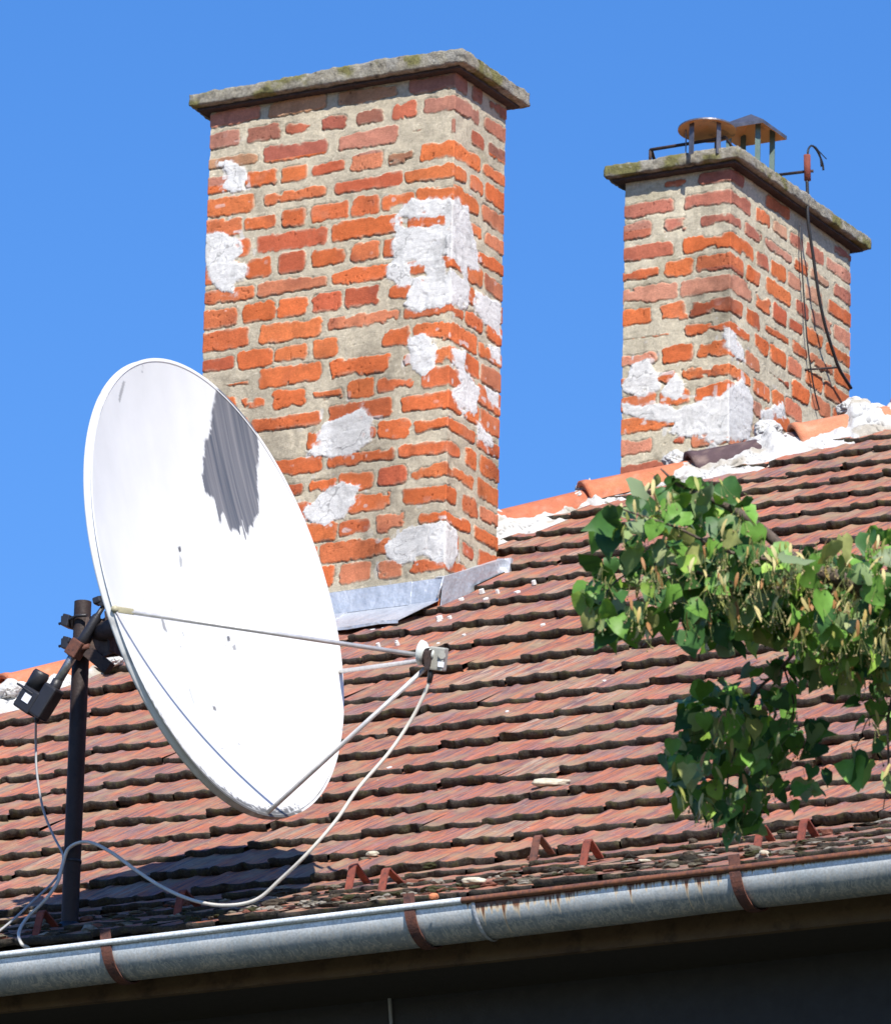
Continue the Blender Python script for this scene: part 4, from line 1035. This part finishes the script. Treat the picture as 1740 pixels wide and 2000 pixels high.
# mount between mast and dish
def mount():
    P = lambda x, y, y0=YM: hit(x, y, (0, 1, 0), y0)
    yb = YM - .035
    # weathered plate seen beside the mast
    bm = bmesh.new()
    pl = [P(168, 1206, yb), P(186, 1202, yb), P(200, 1210, yb), P(215, 1196, yb), P(220, 1240, yb), P(224, 1275, yb), P(212, 1278, yb), P(190, 1290, yb), P(160, 1272, yb)]
    fr = [bm.verts.new(tuple(p)) for p in pl]; bk = [bm.verts.new(tuple(p + np.array((0, .008, 0)))) for p in pl]
    bm.faces.new(fr); bm.faces.new(bk[::-1])
    for k in range(len(pl)): bm.faces.new((fr[k], fr[(k + 1) % len(pl)], bk[(k + 1) % len(pl)], bk[k]))
    bm_obj('mount_plate', bm, M_OLD, DISH)
    bm = bmesh.new()
    q = P(221, 1240, yb)
    a, b = P(214, 1196, yb), P(222, 1277, yb); dn = Vector(b - a).normalized()
    obox(bm, Vector((a + b) / 2) + Vector((0, .02, 0)), dn * .062, Vector((0, .045, 0)), Vector((.0035, 0, 0)))      # edge flange
    c = Vector((P(205, 1240) + np.array((0, .03, 0)))); obox(bm, c, (.035, 0, 0), (0, .004, 0), (0, 0, .06))
    # stub to the dish back
    dv = Vector(DC - Nn * (DEPTH + .035)); tube(bm, [Vector(P(190, 1240)), dv], .03, 16)
    obox(bm, dv, Vector(Nn) * .012, Vector(Mm) * .09, Vector(Ww) * .09, .004)
    bm_obj('mount_frame', bm, M_DARK, DISH)
    bm = bmesh.new()
    a, b = Vector(P(172, 1272, yb - .01)), Vector(P(214, 1307, yb - .01)); dn = (b - a).normalized(); nn = dn.cross(Vector((0, 1, 0)))
    obox(bm, (a + b) / 2, dn * ((b - a).length / 2), nn * .018, Vector((0, .012, 0)), .002)
    bm_obj('mount_channel', bm, M_DARK, DISH)
    for py in (1212, 1256):
        bm = bmesh.new(); z = P(150, py)[2]
        tube(bm, [(XM + .035, YM - .034, z), (XM, YM - .036, z + .002), (XM - .028, YM - .028, z - .004), (XM - .045, YM - .014, z - .006), (XM - .062, YM - .01, z - .008)], .005, 8)
        c = Vector(P(140, py + 4)); obox(bm, c + Vector((-.004, -.01, 0)), (.012, 0, -.004), (0, .022, 0), (.004, 0, .018), .004)
        obox(bm, c + Vector((-.016, -.01, .006)), (.009, 0, 0), (0, .012, 0), (0, 0, .012), .003)
        tube(bm, [c + Vector((-.01, -.012, -.002)), c + Vector((-.036, -.012, -.003))], .0045, 8)
        bm_obj('u_bolt_clamp', bm, M_BLACK, DISH)
    # linear actuator across the mast
    ya = YM - .055
    A, B = P(205, 1180, ya), P(88, 1370, ya); d = (B - A); Ln = np.linalg.norm(d); d /= Ln
    g = lambda x, y: P(x, y, ya)
    bm = bmesh.new(); tube(bm, [g(201, 1186), g(192, 1200), g(189, 1205), g(165, 1246), g(150, 1270)], [.007, .008, .0135, .0155, .0165], 18); ac = bm_obj('actuator', bm, M_BLACK, DISH, True)
    bm = bmesh.new(); tube(bm, [g(158, 1256), g(105, 1345)], .0135, 18); bm_obj('actuator_tube', bm, M_GALV, ac, True)
    bm = bmesh.new()
    xx = Vector(d).cross(Vector((0, 1, 0))).normalized()
    obox(bm, Vector(g(149, 1268)), Vector(d) * .026, xx * .021, Vector((0, .02, 0)), .004); tube(bm, [g(132, 1275), g(175, 1262)], .008, 10)
    bm_obj('actuator_clamp', bm, M_STRAP, ac)
    bm = bmesh.new(); c = Vector(g(201, 1176)); obox(bm, c, xx * .014, Vector(d) * .013, Vector((0, .012, 0)), .003); obox(bm, Vector(g(193, 1174)), (.013, 0, .003), (0, .016, 0), (-.003, 0, .010), .005)
    tube(bm, [c, Vector(g(214, 1190))], .008, 10); bm_obj('actuator_joint', bm, M_BLACK, ac)
    bm = bmesh.new()
    tube(bm, [g(114, 1328), g(108, 1340), g(98, 1354), g(84, 1378)], [.0155, .0165, .021, .024], 18)
    D_, X_ = Vector(d), xx
    # gearbox: chamfered block in line with the tube
    obox(bm, Vector(g(90, 1372)), D_ * .052, X_ * .024, Vector((0, .026, 0)), .007)
    obox(bm, Vector(g(60, 1370)), D_ * .036, X_ * .032, Vector((0, .028, 0)), .006)
    bm_obj('gear_box', bm, M_BLACK, ac)
    bm = bmesh.new(); tube(bm, [g(83, 1312), g(80, 1318), g(64, 1346)], [.022, .026, .026], 20); obox(bm, Vector(g(58, 1350)), D_ * .003, X_ * .034, Vector((0, .03, 0)), .002); bm_obj('motor', bm, M_BLACK, ac, True)
    bm = bmesh.new(); obox(bm, Vector(g(62, 1369)) + Vector((0, -.0295, 0)), D_ * .0125, X_ * .0135, Vector((0, .001, 0))); bm_obj('sticker', bm, M_LABEL, ac)
    bm = bmesh.new(); tube(bm, [g(76, 1396), g(70, 1412)], [.014, .006], 12); bm_obj('cable_gland', bm, M_BLACK, ac, True)
mount()
P = lambda x, y, y0=YM: hit(x, y, (0, 1, 0), y0)
def on_tiles(x, y, lift=.02):
    """meets the roof or the kicked eave"""
    p = on_roof(x, y, .03)
    if p[1] < VK * math.cos(PITCH): p = hit(x, y, (0, -math.tan(RAD(22.5)), 1), VK * math.sin(PITCH) - math.tan(RAD(22.5)) * VK * math.cos(PITCH) + lift)
    return p
cable('coax_cable', [at(838, 1334, lnD), at(826, 1362, lnD), at(802, 1408, lnD), at(760, 1470, lnD - .02), at(700, 1540, lnD - .05), at(655, 1605, lnD - .08), at(600, 1668, lnD - .1), P(548, 1718, -3.78), P(500, 1758, -3.78), P(440, 1769, -3.78), P(380, 1760, -3.76), P(320, 1735, -3.7), P(265, 1700, -3.62), P(215, 1664, -3.55), P(170, 1645, -3.51), P(135, 1657, -3.50), P(122, 1690, -3.51), P(112, 1725, -3.55), P(85, 1762, -3.6), P(52, 1795, -3.62), P(37, 1822, -3.72), P(42, 1844, -3.78), P(56, 1852, -3.74)],
      .0052, M_CABLE, 'cream cable sagging from the feed past the mast to the eave')
cable('motor_cable', [P(70, 1410, YM - .055), P(70, 1450), P(72, 1510), P(84, 1580), P(103, 1630), P(122, 1668, -3.50), P(121, 1692, -3.51), P(105, 1722, -3.55), P(60, 1765, -3.65), P(20, 1802, -3.72), P(-40, 1850, -3.82), P(-120, 1920, -3.95)], .0036, M_CABLE2, 'thin grey cable dropping from the black motor towards the left eave')
cable('wall_cable', [hit(752, 1850, (0, 1, 0), YW - .01), hit(757, 1900, (0, 1, 0), YW - .01), hit(764, 2000, (0, 1, 0), YW - .01), hit(776, 2200, (0, 1, 0), YW - .01)], .0055, M_CABLE2, 'grey cable running down the shaded wall below the gutter')

# ------------------------------------------------------------------ snow guards
def guard(px, py, hpx, wpx, idx):
    base = on_tiles(px, py, .03); D_ = (base - CAM) @ FW; s = D_ / FPX; h = hpx * s
    bm = bmesh.new()
    # inverted V strap: front leg near upright, back leg leaning up the slope
    hw = .013; X = Vector((1, 0, 0)); b = Vector(base)
    hh = h / .93; dy = .115 * wpx / 44
    prof = [b + Vector((0, -.004, -.02)), b + Vector((0, .022, hh * .9)), b + Vector((0, .032, hh)), b + Vector((0, .044, hh * .93)), b + Vector((0, dy, dy * T - .02))]
    wd = Vector((1, 0, 0)) * .0115
    rows = []
    for i, p in enumerate(prof):
        dd = (prof[min(i + 1, 4)] - prof[max(i - 1, 0)]).normalized(); nn = dd.cross(wd).normalized() * .0025
        wv = wd
        rows.append([bm.verts.new(p + wv * a_ + nn * c_) for a_, c_ in ((-1, -1), (1, -1), (1, 1), (-1, 1))])
    for r0, r1 in zip(rows, rows[1:]):
        for k in range(4): bm.faces.new((r0[k], r0[(k + 1) % 4], r1[(k + 1) % 4], r1[k]))
    bm.faces.new(rows[0]); bm.faces.new(rows[-1][::-1])
    return bm_obj('snow_guard', bm, M_RUST if idx % 2 == 0 else M_STRAP, None)
GL = [(680, 1738, 52, 42, 'rusty strap snow guard just left of its twin above the middle gutter bracket'),
      (744, 1742, 48, 46, 'rusty strap snow guard nearest above the middle gutter bracket'),
      (1040, 1682, 52, 44, 'dark brown snow guard left of the orange-red one at mid eave'),
      (1138, 1688, 50, 40, 'orange-red snow guard right of the dark brown one at mid eave'),
      (1562, 1644, 46, 38, 'rusty snow guard at the far right end of the eave'),
      (1478, 1652, 42, 36, 'snow guard half hidden below the hanging linden leaves'),
      (345, 1785, 48, 45, 'snow guard in the shadow of the dish under the cable'),
      (70, 1822, 45, 40, 'shaded snow guard left of the dish mast')]
for i, (a, b, c, d, lb) in enumerate(GL):
    o = guard(a, b, c, d, (0, 0, 1, 0, 0, 0, 0, 0)[i]); tag(o, category='snow guard', label=lb, group='strap snow guards along the eave')

# ------------------------------------------------------------------ crumbs on the tiles
def stone(px, py, w, h, seed, mat, lb, name='mortar_lump'):
    p = on_tiles(px, py, .035); D_ = (p - CAM) @ FW; s = D_ / FPX
    bm = bmesh.new(); bmesh.ops.create_icosphere(bm, subdivisions=4, radius=1)
    for v in bm.verts:
        c = np.array(v.co); n = 1 + .30 * float(fbm(c[0] * 1.6, c[1] * 1.6, c[2] * 1.6 + seed, seed=seed, oct=4))
        c = np.sign(c) * np.abs(c) ** .8 * n
        v.co = Vector(p + RT * c[0] * w * s / 2 + UP * (c[1] * h * s / 2 + h * s * .4) + FW * c[2] * w * s * .3)
    o = bm_obj(name, bm, mat, None, True); tag(o, category='debris', label=lb, group='loose crumbs on the tiles'); return o
for i, q in enumerate([(1076, 1536, 76, 17, M_STONE, 'long pale lump of mortar lying on the mid roof tiles'), (728, 1672, 26, 10, M_STONE, 'small pale crumb on tiles above the twin snow guards'),
                       (925, 1726, 46, 14, M_STONE, 'whitish lichened lump near the eave above the gutter seam'), (1492, 1670, 20, 10, M_STONE, 'pale crumb on the eave below the hanging leaves'),
                       (1258, 1684, 24, 6, M_STONE, 'flat pale flake on the eave left of the leaves'), (1662, 1356, 14, 8, M_STONE, 'small square pale chip on right hand tiles'),
                       (847, 1757, 20, 13, M_CHIP, 'bright orange tile chip resting on the gutter edge')]):
    stone(q[0], q[1], q[2], q[3], 20 + i, q[4], q[5], 'tile_chip' if q[4] is M_CHIP else 'mortar_lump')

# moss and broken bits lying on the flattened eave rows
def eave_litter():
    g = np.random.default_rng(77); bm = bmesh.new(); cols = []
    pal = [(.035, .03, .022), (.05, .05, .02), (.16, .14, .10), (.09, .07, .05), (.30, .27, .22), (.22, .09, .06)]
    for i in range(520):
        x = g.uniform(-.6, 4.4); v = -4.30 + abs(g.normal(0, .30)); v = min(v, -3.2)
        p, n = surf(np.array(x), np.array(v)); p = np.array([float(c) for c in p]) + np.array([0, 0, .026])
        r0 = g.uniform(.006, .017); b0 = len(bm.verts)
        q = bmesh.ops.create_icosphere(bm, subdivisions=2, radius=r0)['verts']; c = pal[int(g.integers(0, 6))]; f = g.uniform(.9, 2.4), g.uniform(.7, 1.3), g.uniform(.35, .8)
        for w_ in q:
            k = 1 + .4 * g.normal(0, .5); w_.co = Vector((w_.co.x * f[0] * k, w_.co.y * f[1] * k, w_.co.z * f[2] * k)) + Vector(p); cols.append(c)
    o = bm_obj('eave_moss', bm, mat_painted('moss_litter', .95, .3, 90, .004, 300), None, False); o['kind'] = 'stuff'; o['label'] = 'moss clumps and tile crumbs littering the lowest tile rows'; o['category'] = 'moss'
    C = np.ones((len(cols), 4), np.float32); C[:, :3] = cols; ca = o.data.color_attributes.new('Col', 'FLOAT_COLOR', 'POINT'); ca.data.foreach_set('color', C.ravel())
eave_litter()
def splashes():
    g = np.random.default_rng(5); bm = bmesh.new()
    P_ = crop(340, 640, 2.417, [(940, 1425), (990, 1418), (1250, 1365), (1300, 1365), (1250, 1386), (1355, 1280), (1470, 1280), (1450, 1238), (1525, 1240), (1050, 1480), (963, 1492)]) + [(855, 1257), (775, 1256), (1010, 1156), (1042, 1135), (1060, 1220), (905, 1240), (990, 1390), (1180, 1330), (830, 1420), (760, 1500), (1240, 1480)]
    for x, y in P_:
        p = on_roof(x, y, .033); w_ = g.uniform(.006, .012); n = 9; a0 = g.uniform(0, 6)
        e1 = np.array((1, 0, 0)); e2 = np.array((0, math.cos(PITCH), math.sin(PITCH))); nn = np.array((0, -math.sin(PITCH), math.cos(PITCH)))
        k = [g.uniform(.7, 1.25) for _ in range(n)]
        lo = [bm.verts.new(p - nn * .012 + (e1 * math.cos(a0 + 6.283 * i / n) + e2 * 1.3 * math.sin(a0 + 6.283 * i / n)) * w_ * k[i]) for i in range(n)]
        hi = [bm.verts.new(p + nn * .002 + (e1 * math.cos(a0 + 6.283 * i / n) + e2 * 1.3 * math.sin(a0 + 6.283 * i / n)) * w_ * .85 * k[i]) for i in range(n)]
        bm.faces.new(hi)
        for i in range(n): bm.faces.new((lo[i], lo[(i + 1) % n], hi[(i + 1) % n], hi[i]))
    o = bm_obj('lime_splashes', bm, mat_plain('lime', (.66, .64, .6), .9, var=.15), None); o['kind'] = 'stuff'; o['category'] = 'lime'; o['label'] = 'white lime drips spattered over tiles below the flashing'
splashes()

# ------------------------------------------------------------------ linden tree reaching in from the right
def mat_leaf():
    M = Mat('linden_leaf', 0.48, spec=0.28)
    g = M.n('NewGeometry'); a = M.attr()
    n = M.ramp(M.noise(40, 3, .6), [(.3, .8), (.7, 1.15)])
    top_ = M.mix(1.0, a, n, 'MULTIPLY'); und = M.mix(.6, a, (.30, .35, .20))
    c = M.mix(g.outputs['Backfacing'], top_, und); M.col(c)
    tr = M.n('BsdfTranslucent'); M.l(M.mix(1.0, a, (1.9, 1.7, .8), 'MULTIPLY'), tr.inputs['Color'])
    ms = M.n('MixShader'); ms.inputs[0].default_value = .16; M.l(M.b.outputs[0], ms.inputs[1]); M.l(tr.outputs[0], ms.inputs[2])
    M.l(ms.outputs[0], M.t.nodes['Material Output'].inputs['Surface'])
    return M.m
M_LEAF = mat_leaf(); M_BARK = mat_rust('bark', (.10, .075, .06), (.17, .13, .105), (.05, .04, .03), 30, .95)
def mat_bract():
    M = Mat('bract', .6); M.col(M.attr()); tr = M.n('BsdfTranslucent'); M.l(M.attr(), tr.inputs['Color']); ms = M.n('MixShader'); ms.inputs[0].default_value = .3
    M.l(M.b.outputs[0], ms.inputs[1]); M.l(tr.outputs[0], ms.inputs[2]); M.l(ms.outputs[0], M.t.nodes['Material Output'].inputs['Surface']); return M.m
M_BRACT = mat_bract()
DT = 18.6
TRB = at(3100, 1000, DT); TREE = empty('linden_tree', (TRB[0], TRB[1], -9.0), category='tree', label='linden tree branch with hanging green leaves and pale bracts in front of the roof')
rl = random.Random(12)
LEAF2D = [(0, 0), (.22, -.10), (.42, -.02), (.50, .18), (.46, .42), (.32, .66), (.14, .86), (.02, 1.05), (-.14, .86), (-.32, .64), (-.47, .40), (-.52, .17), (-.40, -.05), (-.2, -.12)]
class Leafer:
    def __init__(s): s.V, s.F, s.C = [], [], []
    def leaf(s, p, d, nrm, size, col, cup=.2):
        d = Vector(d).normalized(); nrm = Vector(nrm); nrm = (nrm - d * nrm.dot(d)).normalized(); x = d.cross(nrm)
        b = len(s.V); jx = rl.uniform(.85, 1.1); bend = rl.uniform(-.2, .9); tw = rl.uniform(-.6, .6); sq = rl.uniform(-.18, .18)
        def put(u, v):
            z = cup * abs(u) * 1.3 - bend * v * v * .6 + tw * u * v + .07 * math.sin(u * 9 + v * 11 + jx * 40)
            u2 = u * jx + sq * v * (1 - v); s.V.append(tuple(Vector(p) + (x * u2 + d * v + nrm * z) * size)); s.C.append((*col, 1))
        for u, v in LEAF2D: put(u * rl.uniform(.9, 1.08), v + rl.uniform(-.03, .03))
        m0 = len(s.V)
        for v in (.12, .45, .78): put(0.0, v)
        n = len(LEAF2D); mids = [m0, m0 + 1, m0 + 2]
        def mid(k):
            v = LEAF2D[k][1]; return mids[0] if v < .28 else mids[1] if v < .62 else mids[2]
        for k in range(n):
            j = (k + 1) % n; a, c = mid(k), mid(j)
            s.F.append((b + k, b + j, c) if a == c else (b + k, b + j, c, a))
    def build(s, name, mat, parent):
        me = bpy.data.meshes.new(name); me.from_pydata(s.V, [], s.F); me.update()
        ca = me.color_attributes.new('Col', 'FLOAT_COLOR', 'POINT'); ca.data.foreach_set('color', np.array(s.C, np.float32).ravel())
        for p in me.polygons: p.use_smooth = True
        me.materials.append(mat); o = bpy.data.objects.new(name, me); COL.objects.link(o); par(o, parent); return o
LF = Leafer(); BRC = Leafer(); tw = bmesh.new()
def greens():
    k = rl.random()
    if k < .45: c = (.145, .30, .05)
    elif k < .80: c = (.048, .125, .03)  # dark green paints shade into leaves picked at random
    elif k < .9: c = (.27, .42, .07)
    else: c = (.34, .36, .12)
    f = rl.uniform(.8, 1.2); return tuple(v * f for v in c)
upv = Vector(UP); rtv = Vector(RT); fwv = Vector(FW); sunv = SUN
def inpoly(poly):
    xs = [p[0] for p in poly]; ys = [p[1] for p in poly]
    while True:
        x, y = rl.uniform(min(xs), max(xs)), rl.uniform(min(ys), max(ys))
        if poly_dist(np.array([x]), np.array([y]), poly)[0] < 0: return x, y
def scatter(poly, n, D0, dD, sizes, face, twigs):
    """leaves hung round the nearest twig"""
    for _ in range(n):
        x, y = inpoly(poly); D_ = D0 + rl.uniform(-dD, dD); p = Vector(at(x, y, D_))
        d = Vector((rl.gauss(0, .6), rl.gauss(0, .6), -1 + rl.gauss(0, .6)))
        nrm = (-fwv * face * .7 + sunv * .5 + Vector((rl.gauss(0, .7), rl.gauss(0, .7), rl.gauss(0, .7))))
        if rl.random() < .12: nrm = -nrm
        sz = rl.uniform(*sizes)
        LF.leaf(p, d, nrm, sz, greens(), rl.uniform(.0, .35))
        # leaf stalk
        q = p - d.normalized() * sz * .3 + Vector((rl.gauss(0, .012), rl.gauss(0, .012), 0)); tube(tw, [p, (p + q) / 2 + Vector((0, 0, .002)), q], .0007, 3, cap=False)
def bracts(poly, n, D0, dD):
    for _ in range(n):
        x, y = inpoly(poly); p = Vector(at(x, y, D0 + rl.uniform(-dD, dD)))
        d = Vector((rl.gauss(0, .35), rl.gauss(0, .35), -1)).normalized(); nr = Vector((rl.gauss(0, 1), -1, rl.gauss(0, .6)))
        c = rl.choice([(.60, .44, .14), (.66, .54, .22), (.46, .22, .08), (.70, .62, .30), (.40, .42, .10)])
        L = rl.uniform(.025, .048); b = len(BRC.V); nr = (nr - d * nr.dot(d)).normalized(); xx = d.cross(nr)
        for t, w_ in ((0, .05), (.3, .11), (.7, .10), (1.0, .02)):
            for sg in (-1, 1): BRC.V.append(tuple(p + d * t * L + xx * sg * w_ * L + nr * .12 * L * math.sin(t * 3))); BRC.C.append((*c, 1))
        for k in range(3): BRC.F.append((b + 2 * k, b + 2 * k + 1, b + 2 * k + 3, b + 2 * k + 2))
        # seeds on thin stalks
        for k in range(rl.randint(2, 4)):
            e = p + d * L * .5 + Vector((rl.gauss(0, .012), rl.gauss(0, .012), -rl.uniform(.025, .05))); tube(tw, [p + d * L * .4, (p + d * L * .45 + e) / 2, e], .0007, 3, cap=False)
            b = len(BRC.V); r = rl.uniform(.003, .0042)
            for q in ((1, 0, 0), (-1, 0, 0), (0, 1, 0), (0, -1, 0), (0, 0, 1), (0, 0, -1)): BRC.V.append(tuple(e + Vector(q) * r)); BRC.C.append((.42, .33, .16, 1) if k else (.22, .2, .08, 1))
            for f_ in ((0, 2, 4), (2, 1, 4), (1, 3, 4), (3, 0, 4), (2, 0, 5), (1, 2, 5), (3, 1, 5), (0, 3, 5)): BRC.F.append(tuple(b + i for i in f_))
PA = [(1165, 990), (1215, 965), (1290, 915), (1350, 925), (1420, 930), (1470, 970), (1470, 1000), (1500, 1060), (1560, 1075), (1620, 1045), (1700, 1030), (1900, 1010), (1900, 1280), (1700, 1280), (1640, 1270), (1560, 1215), (1480, 1190), (1380, 1215), (1320, 1190), (1270, 1230), (1180, 1220), (1140, 1170), (1160, 1100), (1200, 1060), (1170, 1020)]
scatter(PA, 360, DT, .22, (.038, .076), .75, None); bracts(PA, 170, DT - .05, .2)
PA2 = [(1400, 1060), (1740, 1050), (1740, 1260), (1600, 1250), (1400, 1150)]
bracts(PA2, 120, DT - .12, .12)
scatter([(1360, 1190), (1420, 1190), (1440, 1230), (1370, 1240)], 5, DT, .1, (.06, .085), .9, None)
scatter([(1150, 1180), (1230, 1180), (1240, 1240), (1170, 1235)], 8, DT, .1, (.05, .08), .7, None)
PB = [(1340, 1335), (1420, 1325), (1520, 1330), (1560, 1390), (1560, 1450), (1520, 1500), (1500, 1570), (1440, 1600), (1380, 1580), (1300, 1550), (1280, 1500), (1310, 1440), (1340, 1390)]
scatter(PB, 210, DT + .46, .22, (.036, .070), .35, None); bracts(PB, 45, DT + .35, .25)
scatter([(1560, 1400), (1610, 1420), (1600, 1460), (1550, 1440)], 3, DT + .4, .1, (.05, .07), .3, None)
scatter([(1560, 1500), (1590, 1500), (1600, 1540), (1560, 1540)], 3, DT + .4, .1, (.04, .06), .3, None)
scatter([(1410, 1590), (1490, 1590), (1460, 1630), (1420, 1620)], 8, DT + .42, .1, (.04, .06), .3, None)
PCc = [(1665, 1370), (1740, 1360), (1900, 1300), (1900, 1520), (1735, 1540), (1700, 1440)]
scatter(PCc, 60, DT + .2, .2, (.036, .070), .6, None); bracts(PCc, 26, DT + .1, .15)
scatter([(1650, 1460), (1700, 1460), (1700, 1500), (1650, 1500)], 3, DT + .1, .1, (.06, .08), .9, None)
scatter([(1540, 1225), (1740, 1240), (1760, 1345), (1640, 1325), (1560, 1290)], 70, DT + .1, .18, (.036, .07), .7, None); bracts([(1540, 1225), (1740, 1240), (1740, 1340), (1600, 1300)], 45, DT, .12)
scatter([(1450, 1285), (1580, 1270), (1620, 1350), (1500, 1345)], 16, DT + .3, .12, (.036, .06), .6, None)
scatter([(1118, 1140), (1180, 1120), (1210, 1215), (1140, 1200)], 16, DT, .1, (.045, .075), .8, None)
scatter([(1560, 1400), (1640, 1420), (1600, 1560), (1500, 1580)], 14, DT + .42, .12, (.03, .055), .4, None)
scatter([(1330, 1215), (1470, 1215), (1440, 1265), (1350, 1260)], 12, DT, .1, (.04, .08), .8, None)
# extra leaves added to shade the lower spray: nearer and higher, same bough
scatter([(1320, 1080), (1690, 1085), (1740, 1240), (1560, 1245), (1400, 1225), (1330, 1200)], 330, 18.84, .12, (.036, .070), .7, None)
# rest of the crown, out of the frame
scatter([(1900, 1000), (2600, 700), (3400, 500), (3900, 900), (3600, 1900), (2700, 2100), (1950, 1500)], 1500, DT, .9, (.06, .10), .4, None)
LF.build('crown', M_LEAF, TREE); BRC.build('blossom', M_BRACT, TREE); bm_obj('twigs', tw, mat_plain('green_stalk', (.22, .24, .07), .6), TREE, True)
bm = bmesh.new()
A3 = lambda x, y, k=0: at(x, y, DT + k)
def limb(pts, r0, r1, n=8):
    s_ = spline(pts, 6); tube(bm, s_, [r0 + (r1 - r0) * i / (len(s_) - 1) for i in range(len(s_))], n)
trunk_top = A3(3050, 900)
limb([A3(2900, 1150), A3(2400, 1180), A3(2000, 1200), A3(1800, 1185), A3(1700, 1160), A3(1640, 1130), A3(1560, 1100), A3(1500, 1045), A3(1440, 1000), A3(1390, 975), A3(1330, 950), A3(1290, 915)], .035, .0022)
limb([A3(1640, 1130), A3(1540, 1150), A3(1400, 1130), A3(1300, 1100), A3(1210, 1130), A3(1170, 1180)], .006, .0015)
limb([A3(1560, 1100), A3(1430, 1080), A3(1320, 1030), A3(1230, 1000), A3(1180, 980)], .005, .0015)
limb([A3(1640, 1130), A3(1590, 1220, .1), A3(1530, 1300, .3), A3(1470, 1360, .42), A3(1440, 1450, .45), A3(1420, 1540, .45), A3(1445, 1620, .45)], .006, .0014)
limb([A3(1530, 1300, .3), A3(1550, 1380, .4), A3(1530, 1450, .4), A3(1480, 1540, .4)], .003, .001)
limb([A3(1800, 1185), A3(1760, 1300, .1), A3(1735, 1400, .15), A3(1735, 1500, .15), A3(1725, 1580, .15)], .006, .0014)
limb([A3(1735, 1400, .15), A3(1700, 1400, .15), A3(1680, 1440, .15), A3(1660, 1490, .12)], .002, .001)
limb([A3(2400, 1180), A3(2100, 1350), A3(1950, 1450)], .012, .003); limb([A3(2900, 1150), A3(2600, 900), A3(2300, 850)], .02, .004)
bm_obj('bough', bm, M_BARK, TREE, True)
bm = bmesh.new(); b0 = np.array((TRB[0], TRB[1], -9.2)); s_ = spline([b0, b0 + (.05, 0, 2.5), b0 + (-.05, .05, 5), A3(3000, 1250), trunk_top, A3(3150, 500)], 8)
tube(bm, s_, [.22 - .17 * i / (len(s_) - 1) for i in range(len(s_))], 16); bm_obj('trunk', bm, M_BARK, TREE, True)
